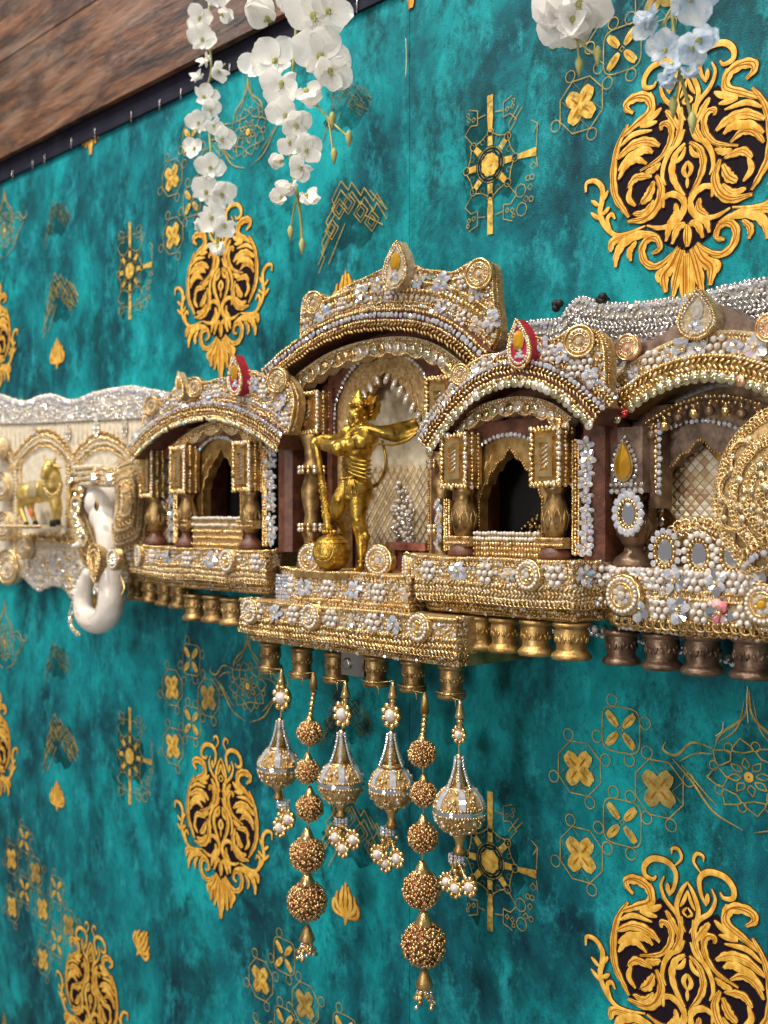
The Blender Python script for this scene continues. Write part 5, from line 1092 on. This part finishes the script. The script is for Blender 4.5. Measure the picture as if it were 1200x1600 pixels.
def bell_string(label, pts, k_top):
    (tx, ty), (rx, ry), (b0, b1), (cx_, cy, cr), (nx_, ny), cl = pts
    s = 1 / scale_at(cx_, eH); root = thing('hanging_tassel', P(tx, ty, eH), label, 'tassel', 'bead hangings under the central base')
    top = np.array(BALC[k_top][:1] + (-.074,) + (BALC[k_top][1] + .003,)); m = MB(); m.tube([top, P(tx, ty, eH), P(rx, ry, eH), P(cx_, cy, eH), P(nx_, ny, eH)], .0006, 'gold_bead', 5); m.build('cord', root)
    m = MB(); p = P(tx, ty, eH); m.lathe(p, [(.0036, -.0125), (.0040, -.012), (.0030, -.008), (.0016, -.003), (.0012, 0)][::1], 'gold_bead', 14); m.lathe(p - [0, 0, .0125], [(.002, -.008), (.0030, -.006), (.0018, -.004), (.0030, -.002), (.002, 0)], 'gold_bead', 12); m.build('top_cone', root)
    pearl_drop(root, P(rx, ry, eH), 17 * s if k_top != 5 else 12 * s)
    m = MB(); a, b_ = P(cx_ + (rx - cx_) * .5, b0, eH), P(cx_, b1, eH); h = a[2] - b_[2]; m.lathe(a, [(h * .26, -h), (h * .20, -h * .8), (h * .13, -h * .5), (h * .09, -h * .25), (h * .12, -h * .1), (h * .08, 0)], 'gold_bead', 14)
    for k in range(6):
        q = k * math.pi / 3 + .2
        for t in np.linspace(.12, 1.05, 12): r = h * (.11 + .26 * t ** 1.8); m.put(GEM6, a + [math.cos(q) * r, math.sin(q) * r, -h * t], .0016, R.choice(['crystal', 'warm_crystal', 'silver_bead']), frame((math.cos(q), math.sin(q), .1)), False)
    m.lathe(b_, [(h * .34, -.003), (h * .42, -.0012), (h * .34, 0)], 'gold_bead', 20); m.build('jewelled_bell', root)
    ornate_ball(root, P(cx_, cy, eH), cr * s)
    m = MB(); p = P(cx_, cy, eH) - [0, 0, cr * s * .92]; q = P(nx_, ny, eH); h = p[2] - q[2]
    m.lathe(p, [(.0040, -h), (.0042, -h * .75), (.0026, -h * .6), (.0030, -h * .35), (.0052, -h * .1), (.0055, 0)], 'antique_gold', 14)
    for dz in (0, -.0022, -.0044): t_gems(m, [q + np.array([math.cos(a) * .0052, math.sin(a) * .0052, dz]) for a in np.linspace(0, 6.283, 16)], .0013, 'crystal')
    m.build('neck', root)
    for (px, py) in cl:
        c = P(px, py, eH + .003 + jit(.002)); m = MB(); m.tube([q - [0, 0, .003], (q + c) / 2 - [0, 0, .001], c], .0009, 'gold_bead', 5); t_beads(m, [q - [0, 0, .003], c], .0014, 'gold_bead'); m.build('drop_chain', root); pearl_drop(root, c, 13 * s)
    m = MB()
    for k in range(22): m.put(BALL, q + [jit(.0045), jit(.0045), -.004 - R.random() * .011], R.uniform(.0012, .0021), R.choice(['gold_bead', 'antique_gold', 'gold_bead']))
    m.build('bead_cluster', root, kind='stuff')
bell_string('leftmost hanging with one jewelled ball and a pearl drop', ((440, 1045), (440, 1090), (1122, 1165), (435, 1198, 32), (444, 1252), ((437, 1293), (450, 1280))), 0)
bell_string('second jewelled ball hanging from the left, right beside the left copper ball string', ((540, 1064), (535, 1116), (1140, 1190), (533, 1223, 35), (534, 1278), ((535, 1325), (552, 1312), (524, 1308))), 2)
bell_string('third jewelled ball hanging from the left, beside the right copper ball string', ((614, 1064), (611, 1118), (1142, 1192), (612, 1230, 35), (607, 1293), ((590, 1335), (602, 1348), (620, 1341))), 3)
bell_string('rightmost and largest jewelled ball hanging with three white pearls', ((719, 1094), (717, 1148), (1178, 1228), (718, 1265, 40), (714, 1335), ((698, 1378), (711, 1388), (733, 1386))), 5)
def copper_ball(par, c, r):
    m = MB(); m.put(FINE, c, r * .95, 'copper_core'); n = int(430 * (r / .014) ** 1.3)
    for k in range(n):
        y = 1 - 2 * (k + .5) / n; q = math.sqrt(1 - y * y); a = k * 2.39996; d = nrm(np.array([math.cos(a) * q + jit(.07), math.sin(a) * q + jit(.07), y + jit(.07)])); m.put(BEAD, c + d * r * R.uniform(.90, 1.03), r * R.uniform(.07, .13) * (330 / n) ** .5, R.choice(['copper_bead'] * 7 + ['gold_bead']))
    o = m.build('copper_ball', par); mm = MB(); hcap(mm, c + [0, 0, r * 1.62], r * .42, r * .78); mm.build('gold_cap', o); return o
def copper_string(label, top, balls, tas, k_top):
    root = thing('hanging_tassel', P(*top, eH), label, 'tassel', 'bead hangings under the central base'); s = 1 / scale_at(balls[0][0], eH)
    m = MB(); t0 = np.array(BALC[k_top][:1] + (-.074,) + (BALC[k_top][1] + .003,)); m.tube([t0, P(*top, eH)] + [P(b_[0], b_[1], eH) for b_ in balls] + [P(*tas, eH)], .0006, 'gold_bead', 5); m.build('cord', root)
    m = MB(); p = P(*top, eH); m.lathe(p, [(.0034, -.014), (.0026, -.007), (.0012, 0)], 'antique_gold', 14)
    for k in range(5): m.put(BALL, P(top[0] + (balls[0][0] - top[0]) * k / 5, top[1] + (34 + 8 * k if True else 0), eH), .0023 - .0002 * (k % 2), 'gold_bead')
    m.build('top_cone', root)
    for x, y, r in balls: copper_ball(root, P(x, y, eH), r * s)
    m = MB(); p = P(tas[0], tas[1], eH); hcap(m, p + [0, 0, .012], .0062, .013, 'antique_gold')
    for k in range(60): a = R.uniform(0, 6.3); h = R.random(); m.put(BALL, p + [math.cos(a) * (.003 + .005 * h), math.sin(a) * (.003 + .005 * h), -.001 - h * .013], .0018, R.choice(['gold_bead', 'antique_gold', 'silver_bead']))
    m.build('bead_tassel', root)
copper_string('left string of five rough copper-gold balls growing downward', (490, 1050), [(484, 1145, 19), (481, 1205, 19), (484, 1262, 21), (480, 1335, 27), (480, 1408, 30)], (480, 1468), 1)
copper_string('right string of five rough copper-gold balls, the lowest hanging thing', (664, 1083), [(660, 1177, 21), (662, 1240, 20), (661, 1308, 23), (659, 1390, 29), (662, 1475, 34)], (663, 1540), 4)
# ================================================================== left cream panel
cp = thing('cream_panel', P(100, 800, .005), 'cream gauze panel with silver beaded top edge behind the cow, far left', 'wall ornament', 'jewelled palace facade')
tl = [tuple(p) for p in cat([np.array(W(*p, .012)) for p in [(-60, 622), (-25, 614), (0, 620), (34, 630), (72, 619), (109, 628), (150, 615), (196, 607), (232, 612), (262, 618)]], 6)]
bl = [tuple(p) for p in cat([np.array(W(*p, .012)) for p in [(262, 890), (200, 905), (150, 925), (115, 934), (98, 917), (78, 913), (58, 921), (32, 898), (0, 890), (-60, 895)]], 6)]
mb = MB(); mb.prism(tl + bl, .002, .010, 'cream_cloth'); mb.build('panel', cp)
m = MB(); band = tl + [W(262, 650, .012), W(150, 655, .012), W(60, 660, .012), W(-60, 662, .012)]
scatter(m, band, .0105, .0042, .0018, ['silver_bead', 'crystal', 'warm_crystal', 'white_bead', 'silver_bead'], .9); t_gems(m, at(off(tl, -.002), .011), .0030, 'crystal'); t_beads(m, at(off(tl, .0012), .009), .0026, 'warm_crystal'); t_rope(m, [P(-60, 663, .0108), P(60, 661, .0108), P(150, 656, .0108), P(262, 651, .0108)], .0022, 'silver_lace')
rbl = [(x, z) for x, z in bl[::-1]]; t_gems(m, at(rbl, .011), .0030, 'warm_crystal'); t_beads(m, at(off(rbl, .004), .011), .0026, 'silver_bead')
scatter(m, [W(-60, 868, .012), W(120, 862, .012), W(200, 862, .012), (bl[0][0], bl[0][1] + .01)] + bl[6:], .0105, .0048, .0020, ['warm_crystal', 'crystal', 'white_bead', 'gold_bead'], .85); m.build('bead_encrusting', cp, kind='stuff')
m = MB()                                                # woven ribs of the gauze and gold scalloped fringe
for k in range(46):
    px = -60 + 7 * k; m.tube([P(px, 664 - px * .04, .0102), P(px, 700 - px * .03, .0102)], .0005, 'pale_lace', 4)
m.build('gauze_ribs', cp, kind='stuff')
m = MB()
for (a, b_, y, h) in ((-60, 25, 716, 34), (22, 118, 716, 40), (112, 212, 716, 36)):
    for d, wd in ((0, .010), (9, .008), (18, .008)):
        t_braid(m, [P(a + (b_ - a) * t, y + d - h * math.sin(math.pi * t), .0115) for t in np.linspace(0, 1, 18)], wd, 'cream_lace' if d == 9 else 'gold_bead', .005)
for x in (24, 113): 
    for q in (-7, 0, 7): t_braid(m, [P(x + q, 716, .0115), P(x + q, 850, .0115)], .008, 'gold_bead' if q else 'cream_lace')
t_braid(m, [P(24, 843, .0115), P(70, 838, .0115), P(118, 842, .0115)], .012, 'gold_bead', .005); t_loops(m, [P(24, 856, .0115), P(70, 852, .0115), P(120, 856, .0115)], .004, 'cream_lace'); m.build('gold_fringe', cp, kind='stuff')
for px, py in ((55, 678), (108, 676), (152, 670), (196, 668)):
    m = MB(); p = P(px, py, .011); m.put(BALL, p, (.005, .0015, .009), 'pale_lace'); 
    for k in range(10): a = k * .63; m.put(GEM6, p + [math.cos(a) * .0052, -.001, math.sin(a) * .009], .0018, 'warm_crystal', frame(OUT), False)
    m.put(GEM, p + [0, -.001, 0], .003, 'crystal', frame(OUT), False); m.build('jewel_motif', cp)
for px, py, r in ((12, 886, .022), (36, 856, .014), (5, 822, .018), (2, 760, .018), (-4, 700, .015)): coil(cp, P(px, py, .022), r, nrm((.2, -1, 0)), 'cream_lace')
# ================================================================== small gold cow
eW = .034; cow = thing('cow_figurine', P(65, 835, eW), 'small yellow gold cow figurine standing in the cream panel', 'statue')
def K(x, y, d=0.): return P(x / 3.477, 560 + y / 3.477, eW + d)
sw = scale_at(65, eW) * 3.477; v_ = lambda z: z / sw
b = MB(); H = 'cow_gold'
for x, y, d, r in ((160, 735, 0, 62), (210, 725, 0, 62), (270, 715, .004, 66), (290, 690, .006, 52), (140, 730, 0, 56)): b.put(FINE, K(x, y, d), v_(r), H)
chain(b, [(K(285, 700, .006), v_(54)), (K(290, 640, .008), v_(40)), (K(275, 590, .010), v_(34))], H)
chain(b, [(K(272, 580, .012), v_(32)), (K(250, 612, .018), v_(24)), (K(238, 640, .020), v_(19))], H)
for s in (-1, 1): chain(b, [(K(272 + s * 16, 562, .010), v_(9)), (K(272 + s * 30, 545, .010), v_(7)), (K(268 + s * 26, 522, .011), v_(3))], H); chain(b, [(K(275 + s * 26, 585, .009), v_(11)), (K(280 + s * 50, 595, .006), v_(6))], H)
for pts in ([(290, 760, .008, 28), (300, 820, .009, 17), (288, 880, .010, 13)], [(305, 755, -.004, 26), (325, 815, -.004, 16), (318, 870, -.004, 12)], [(135, 750, .006, 36), (112, 810, .006, 17), (140, 890, .007, 13)], [(160, 760, -.006, 34), (170, 830, -.006, 16), (190, 885, -.006, 12)]): chain(b, [(K(x, y, d), v_(r)) for x, y, d, r in pts], H)
chain(b, [(K(104, 700, 0), v_(10)), (K(92, 770, .002), v_(7)), (K(98, 850, .002), v_(9))], H)
fuse(b, 'body', cow, H, .0009, 4)
for x, y, d in ((286, 888, .011), (316, 880, -.004), (142, 900, .008), (192, 893, -.006)): m = MB(); c = K(x, y, d); m.lathe(c - [0, 0, .0055], [(v_(17), 0), (v_(15), .0055), (v_(12), .008)], 'black', 12); m.build('hoof', cow)
ribbon('saddle_cloth', [K(175, 668, .019), K(175, 705, .0205), K(175, 750, .018)], [(v_(80), (1, 0, 0)), (v_(86), (1, 0, 0)), (v_(80), (1, 0, 0))], 'pale_lace', cow)
m = MB(); t_beads(m, cat([K(238, 690, .022), K(260, 730, .024), K(300, 740, .024), K(330, 690, .018)], 5), .0018, 'gold_bead'); t_beads(m, cat([K(240, 710, .022), K(265, 752, .024), K(300, 760, .023), K(330, 715, .017)], 5), .0014, 'gold_bead'); m.build('necklace', cow)
m = MB(); m.put(BALL, K(168, 838, .010), (v_(18), v_(8), v_(22)), 'orange_paint'); m.build('painted_tassel', cow)
m = MB(); 
for x in (258, 280): m.put(BALL, K(x, 583, .0205 if x < 270 else .0195), v_(5), 'black')
m.build('eyes', cow)
m = MB(); a = K(190, 905); m.box((a[0] - .055, -eW - .016, a[2] - .004), (a[0] + .045, -eW + .016, a[2]), 'cream_lace'); t_rope(m, [(a[0] - .055, -eW - .0165, a[2] - .002), (a[0] + .045, -eW - .0165, a[2] - .002)], .002, 'gold_bead'); m.build('stand', cow)
# ================================================================== ivory elephant head on the left
eL = .050; el = thing('elephant_sculpture', P(160, 900, eL), 'ivory white elephant head with gold ear and curled trunk, left of the bays', 'statue')
def A(x, y, d=0.): return P(x / 3.477, 560 + y / 3.477, eL + d)
sl = scale_at(165, eL) * 3.477; l_ = lambda z: z / sl
b = MB(); I_ = 'ivory'
for x, y, d, r in ((560, 720, -.006, 96), (570, 790, 0, 100), (575, 860, .002, 90), (540, 780, .006, 80), (590, 930, .006, 72)): b.put(FINE, A(x, y, d), l_(r), I_)
tr = cat([np.append(A(x, y, d), l_(r)) for x, y, d, r in ((580, 880, .006, 78), (592, 980, .012, 66), (594, 1090, .013, 66), (602, 1200, .012, 70), (606, 1310, .012, 72), (580, 1400, .012, 70), (520, 1430, .012, 66), (462, 1390, .012, 58), (452, 1300, .012, 52), (466, 1220, .013, 44), (478, 1170, .014, 34))], 6)
for k, (p, q) in enumerate(zip(tr, tr[1:])): capsule(b, p[:3], q[:3], p[3], q[3], I_)
chain(b, [(A(480, 960, .012), l_(26)), (A(430, 1010, .020), l_(20)), (A(395, 1020, .026), l_(10))], I_)
fuse(b, 'head', el, I_, .0012, 4)
for x, y, d in ((525, 800, .029),):
    m = MB(); c = A(x, y, d); m.put(BALL, c, (l_(22), l_(8), l_(30)), 'antique_gold'); m.put(BALL, c - [0, l_(6), 0], (l_(11), l_(6), l_(15)), 'black'); m.build('eye', el)
ear = [(640, 575), (690, 545), (750, 532), (782, 590), (792, 700), (792, 820), (786, 910), (765, 990), (700, 1028), (630, 1042), (610, 960), (632, 880), (640, 780), (636, 660)]
E3 = [A(x, y, .010 - .020 * max(0, (x - 640)) / 150) for x, y in ear]; E3 = cat(E3, 4, True); c0 = A(712, 790, .016); n = len(E3)
m = MB(); mid_ = [c0 + (p - c0) * .55 + OUT * .006 for p in E3]; m.add(E3 + mid_ + [c0 + OUT * .004] + [p - OUT * .004 for p in E3], [(i, (i + 1) % n, n + (i + 1) % n, n + i) for i in range(n)] + [(n + i, n + (i + 1) % n, 2 * n) for i in range(n)] + [(i, 2 * n + 1 + i, 2 * n + 1 + (i + 1) % n, (i + 1) % n) for i in range(n)] + [tuple(2 * n + 1 + i for i in range(n - 1, -1, -1))], 'gold_lace'); eo = m.build('ear', el)
m = MB()
for f, dd_ in ((1., .001), (.86, .0028), (.72, .0046), (.57, .0062), (.42, .0058), (.26, .0052)): l = [c0 + (p - c0) * f + OUT * dd_ for p in E3]; (t_loops if f in (1., .72, .42) else t_rope)(m, l + [l[0]], .0026, R.choice(['gold_bead', 'lace_bead', 'pale_lace']))
m.build('ear_cords', eo, kind='stuff')
m = MB()                                                # gold headdress cap and side panel
for row in range(7):
    l = [A(400 + 40 * k, 602 + row * 15 + (5 - abs(k - 3)) * -3, .010 + .013 * math.sin(math.pi * k / 6.5)) for k in range(7)]; t_rope(m, l, .0032, 'gold_bead' if row % 2 else 'cream_lace')
V = [A(390 + 45 * k, 590 + row * 55, .007 + .013 * math.sin(math.pi * (k + .3) / 6.5)) for row in range(3) for k in range(7)]; m.add(V, [(r * 7 + k, r * 7 + k + 1, r * 7 + k + 8, r * 7 + k + 7) for r in range(2) for k in range(6)], 'cream_lace'); m.build('headdress', el)
for x, y in ((515, 650), (600, 655)):
    m = MB(); c = A(x, y, .026); m.put(GEM, c, l_(34), 'warm_crystal', frame(OUT), False)
    for k in range(10): a = k * .63; m.put(BEAD, c + [math.cos(a) * l_(38), 0, math.sin(a) * l_(38)], l_(8), 'gold_bead')
    m.build('jewel', el)
sd = [A(x, y, .012) for x, y in ((395, 625), (470, 640), (462, 720), (430, 800), (470, 870), (500, 960), (530, 1040), (560, 1110), (520, 1195), (470, 1130), (420, 1010), (385, 860), (372, 740))]; sd = cat(sd, 4, True); c0 = A(445, 880, .018); n = len(sd)
m = MB(); m.add(sd + [c0 + (p - c0) * .5 + OUT * .004 for p in sd] + [c0 + OUT * .003] + [p - OUT * .006 for p in sd], [(i, (i + 1) % n, n + (i + 1) % n, n + i) for i in range(n)] + [(n + i, n + (i + 1) % n, 2 * n) for i in range(n)] + [(i, 2 * n + 1 + i, 2 * n + 1 + (i + 1) % n, (i + 1) % n) for i in range(n)], 'gold_lace'); so = m.build('side_panel', el); m = MB()
for f, dd_ in ((1., .001), (.8, .003), (.62, .0045), (.45, .0048), (.28, .0044)): l = [c0 + (p - c0) * f + OUT * dd_ for p in sd]; t_rope(m, l + [l[0]], .0026, R.choice(['gold_bead', 'antique_gold', 'pale_lace']))
for k in range(70): p = sd[R.randrange(n)]; f = R.uniform(.1, .95); m.put(GEM6, c0 + (p - c0) * f + OUT * .005 * (1.1 - f) + OUT * .001, .0020, R.choice(['warm_crystal', 'gold_bead', 'crystal']), frame(OUT), False)
m.build('panel_cords', so, kind='stuff')
m = MB(); c = A(512, 1115, .030); O = [(-a, -b_) for a, b_ in tear_outline(l_(62), l_(200))]; m.prism([(c[0] + a, c[2] + b_) for a, b_ in O], eL + .020, eL + .030, 'gold_lace')
for f in (1., .7, .42): l = [np.array([c[0] + a * f, -eL - .0305, c[2] + b_ * f]) for a, b_ in O]; t_rope(m, l + [l[0]], .0018, 'gold_bead')
m.build('gold_pendant', el)
m = MB(); l = cat([A(x, y, .012) for x, y in ((430, 1190), (408, 1260), (395, 1330), (378, 1400), (385, 1460), (420, 1500))], 6); t_gems(m, l, .0022, 'warm_crystal'); t_beads(m, [p + [.003, .001, 0] for p in l], .0016, 'lace_bead'); m.build('trunk_beading', el, kind='stuff')
m = MB()
for k in range(26):
    p = tr[20 + k]; t_ = nrm(tr[21 + k][:3] - tr[19 + k][:3]); m.put(TOR, p[:3] + OUT * p[3] * .97 + np.cross(OUT, t_) * jit(p[3] * .3), (.0018, .0018, .0008), 'pale_lace', frame(OUT))
m.tube(cat([A(655, 1180, .018), A(678, 1240, .016), A(660, 1290, .018)], 5), l_(9), 'gold_bead', 6); m.build('painted_scrolls', el, kind='stuff')
rosette(el, A(615, 1090, .032), .010)
# ================================================================== filigree elephant ear at the right edge
eR = .070; er = thing('elephant_ear_ornament', P(1200, 900, eR), 'large round gold filigree ear ornament cut off by the right edge', 'wall ornament')
c0 = P(1212, 772, eR + .004); O = cat([P(x, y, eR - .008) for x, y in ((1205, 640), (1165, 668), (1138, 705), (1122, 755), (1120, 800), (1132, 840), (1150, 868), (1172, 895), (1210, 912), (1280, 900), (1320, 800), (1310, 700), (1260, 640))], 5, True); n = len(O)
m = MB(); m.add(O + [c0 + (p - c0) * .6 + OUT * .003 for p in O] + [c0 + OUT * .004] + [p - OUT * .012 for p in O], [(i, (i + 1) % n, n + (i + 1) % n, n + i) for i in range(n)] + [(n + i, n + (i + 1) % n, 2 * n) for i in range(n)] + [(i, 2 * n + 1 + i, 2 * n + 1 + (i + 1) % n, (i + 1) % n) for i in range(n)] + [tuple(2 * n + 1 + i for i in range(n - 1, -1, -1))], 'gold_lace'); eo = m.build('dome', er)
def on(f, i): return c0 + (O[i % n] - c0) * f + OUT * (.0045 * (1.05 - f) + .0014 + (.0015 if .4 < f < .8 else 0))
m = MB()
for f, r in ((.985, .0019), (.945, .0019), (.905, .0015), (.68, .0018), (.64, .0018), (.60, .0015), (.20, .0018), (.14, .0016)): t_loops(m, [on(f, i) for i in range(n + 1)], r, 'gold_bead')
for k in range(8):                                       # paisley loops
    i0 = 4 + k * 7; l = [on(.62 + .30 * math.sin(math.pi * t) ** .8 * (1 if True else 0), int(i0 + 9 * t)) for t in np.linspace(0, 1, 10)]; t_loops(m, l, .0017, 'lace_bead'); t_rope(m, [p + OUT * .0004 for p in l[1:-1]], .0014, 'gold_bead')
for f in (.44, .40, .36): t_loops(m, [on(f, i) for i in range(n + 1)], .0017, 'gold_bead')
m.build('chain_cords', eo, kind='stuff'); m = MB()
for k in range(70): f = R.uniform(.1, .92); p = on(f, R.randrange(n)); m.put(DISC_T, p, .0022, R.choice(['clear_sequin', 'lace_bead', 'gold_bead']), frame(nrm((jit(.3), -1, jit(.3))))); m.put(BEAD, p + OUT * .001, .0007, 'warm_crystal')
m.build('sequins', eo, kind='stuff')
m = MB(); t_loops(m, cat([P(1170, 900, eR - .002), P(1160, 872, eR + .002), P(1182, 850, eR + .004), P(1205, 842, eR + .004)], 5), .0024, 'gold_bead'); t_gems(m, cat([P(1164, 885, eR), P(1180, 870, eR + .004), P(1205, 862, eR + .004)], 5), .0022, 'crystal'); m.build('cheek_trim', eo, kind='stuff')
# ================================================================== cloth flower garlands
def petal_mesh(name, mat, ln, wd, cup, curl, seed):
    rr = random.Random(seed); V = []; Fc = []; nu, nv = 7, 7
    for i in range(nu):
        t = i / (nu - 1); wdt = wd * (math.sin(math.pi * min(1, .10 + t * .80)) ** .6) * (1 if t < .99 else .75)
        for j in range(nv):
            s = j / (nv - 1) * 2 - 1; tt = t * (1 - .10 * s * s * t)
            V.append((s * wdt * .5, tt * ln, cup * ln * t * t + curl * wd * s * s * .5 + math.sin(s * 5 + seed) * ln * .035 * t + math.sin(t * 7 + seed) * ln * .02))
    for i in range(nu - 1):
        for j in range(nv - 1): a = i * nv + j; Fc.append((a, a + 1, a + nv + 1, a + nv))
    me = bpy.data.meshes.new(name); me.from_pydata(V, [], Fc); me.materials.append(MATS[mat])
    for p in me.polygons: p.use_smooth = True
    return me
PETS = {m_: [petal_mesh('petal', m_, 1., 1.10, .25, .18, k) for k in range(3)] + [petal_mesh('petal', m_, 1., .62, .4, -.3, k + 3) for k in range(2)] for m_ in ('petal', 'petal_blue', 'petal_grey')}
def flower(par, pos, r, face, mat, spin, kind=0):
    pos = np.asarray(pos, float); B_ = frame(face); o_ = np.array(par['_o'])
    m = MB(); m.put(BALL, pos, (r * .13, r * .13, r * .2), 'stem', B_); m.tube([pos + B_[2] * r * .1, pos + B_[2] * r * .25 + B_[1] * -r * .2], r * .05, 'stem', 5); c = m.build('flower', par)
    angs = {0: (0, 1.5, -1.5, 2.75, -2.75), 1: (0, 2.1, -2.1), 2: (0, .7, -.8), 3: (0, 1.2, 2.6, -1.3)}[kind]
    for k, a in enumerate(angs):
        a += spin; d = B_[0] * math.sin(a) + B_[1] * math.cos(a); sd = np.cross(d, B_[2]); q = r * (1.0 if k < 3 else .8) * R.uniform(.92, 1.08); tl_ = R.uniform(-.15, .35) + (.9 if kind == 2 else 0)
        d2 = nrm(d * math.cos(tl_) + B_[2] * math.sin(tl_)); n2 = np.cross(sd, d2)
        M_ = Matrix([[sd[i] * q, d2[i] * q, n2[i] * q, pos[i] - o_[i]] for i in range(3)] + [[0, 0, 0, 1]])
        p = bpy.data.objects.new('petal', PETS[mat][R.randrange(3) if k < 3 else 3 + R.randrange(2)]); COL.objects.link(p); ALL.append(p); p['_o'] = (0., 0., 0.); p.parent = c; p.matrix_local = M_
    return c
def garland(label, e, stem, flowers, mat, buds=(), group='cloth flower garlands hanging from above', twigs=()):
    top = P(*stem[-1], e); g = thing('flower_garland', top, label, 'garland', group); s = 1 / scale_at(stem[0][0], e); camv = nrm(np.array([CX, CY, 0]) - top)
    m = MB(); m.tube(cat([P(*q, e - .004) for q in stem], 6), .0011, 'stem', 6)
    for tw in twigs: m.tube(cat([P(*q, e - .001) for q in tw], 5), .0008, 'stem', 5)
    m.build('stem', g)
    for (x, y, r, sp, kind, yaw, pit) in flowers:
        f = nrm(camv + np.array([yaw * camv[1] * -1, yaw * camv[0], pit])); flower(g, P(x, y, e + .002), r * s, f, mat, sp, kind)
    for (x, y) in buds: m = MB(); c = P(x, y, e); m.lathe(c - [0, 0, .006], [(.0004, 0), (.0016, .004), (.0026, .008), (.0016, .0105), (.0006, .012)], 'stem', 8); m.build('bud', g)
garland('narrow white flower garland at upper left, its tip over the gold damask', .085, [(330, -40), (326, 40), (330, 110), (322, 150), (330, 240), (335, 330), (342, 400)],
    [(335, -5, 24, .2, 0, .2, .1), (312, 28, 24, -.4, 1, -.4, 0), (346, 22, 21, 1.2, 2, .6, -.2), (316, 62, 26, .3, 0, -.2, .2), (322, 92, 24, 2.6, 2, -.5, -.3), (342, 112, 19, 2.9, 3, .5, 0), (312, 118, 21, 3.0, 2, -.6, 0), (318, 152, 24, .4, 3, 0, .5), (328, 172, 19, -.5, 0, .3, 0), (310, 192, 22, .2, 0, -.4, .1), (333, 196, 19, 1.8, 3, .4, 0), (346, 218, 22, 1.2, 0, .5, .2), (304, 232, 21, -.9, 1, -.5, .3), (328, 262, 24, .1, 0, 0, .2), (322, 300, 27, .8, 0, -.2, .1), (346, 304, 26, -.6, 0, .4, 0), (330, 340, 26, 2.2, 0, -.1, .1), (314, 352, 19, -1.6, 2, -.3, 0), (350, 352, 22, 2.6, 3, .3, -.1), (340, 385, 24, 3.1, 2, 0, 0)], 'petal', (), twigs=[((330, 110), (345, 105), (352, 100))])
garland('larger white flower garland with big blooms at top and green buds, beside the board edge', .125, [(455, -50), (462, 40), (458, 100), (452, 180), (455, 260), (468, 320), (472, 385)],
    [(420, 30, 44, -.5, 2, -.6, .3), (455, 5, 39, .4, 0, .2, .1), (490, 25, 49, .1, 0, .2, 0), (512, 18, 37, -.9, 3, .5, .2), (500, 88, 47, .3, 0, .15, 0), (515, 110, 37, 1.9, 3, .4, -.2), (430, 95, 39, -.7, 0, -.3, .3), (400, 100, 29, -1.4, 1, -.5, .1), (440, 130, 37, 2.4, 3, -.2, -.2), (478, 142, 39, 2.6, 2, .3, -.3), (446, 180, 30, .2, 0, -.3, .1), (462, 196, 27, -.6, 0, .3, 0), (452, 222, 24, 1.4, 3, 0, -.2), (478, 235, 27, .9, 0, .4, .1), (440, 252, 22, -1.5, 2, -.6, 0), (470, 262, 22, 2.9, 3, .2, -.2), (455, 290, 32, 3.3, 2, -.5, 0), (440, 308, 25, -2.2, 2, -.4, .1), (478, 305, 29, 2.8, 2, .4, 0)], 'petal', ((522, 244), (545, 217), (454, 364), (472, 385), (519, 188)), twigs=[((470, 140), (495, 165), (518, 190), (545, 215)), ((512, 182), (517, 210), (520, 240)), ((465, 300), (458, 335), (454, 362)), ((462, 300), (470, 345), (473, 383))])
garland('single greyish white bloom with two buds at the top, left of the blue flowers', .115, [(900, -60), (895, 0), (900, 60)], [(885, 20, 56, 2.7, 3, -.1, -.5), (905, 5, 52, 1.6, 0, .3, -.6), (870, 15, 44, -2.4, 2, -.4, -.5), (895, 30, 48, 3.2, 2, 0, -.4)], 'petal_grey', ((905, 104), (934, 88)), twigs=[((898, 45), (903, 75), (905, 100)), ((899, 55), (915, 75), (932, 86))])
garland('pale blue translucent flower spray over the right damask at the top', .125, [(1048, -60), (1052, 40), (1060, 100), (1072, 150), (1082, 190)], [(1020, 25, 36, 2.9, 2, -.5, .1), (1010, 40, 28, -2.4, 1, -.4, 0), (1075, -8, 50, 1.2, 0, .4, -.2), (1040, 78, 32, -1.0, 3, -.3, .2), (1050, 100, 30, 2.7, 2, -.1, 0), (1092, 62, 36, 1.3, 2, .4, .1), (1080, 75, 30, 2.6, 3, .3, -.1), (1075, 110, 28, 2.9, 2, .3, 0), (1046, 122, 30, 3.4, 2, -.2, -.2)], 'petal_blue', ((1052, 168), (1082, 192)), twigs=[((1030, 60), (1040, 30), (1052, 10)), ((1053, 20), (1068, 30), (1075, 42)), ((1062, 110), (1058, 140), (1053, 165))])
# ------------------------------------------------------------------ tidy up
for o in ALL:
    if '_o' in o: del o['_o']
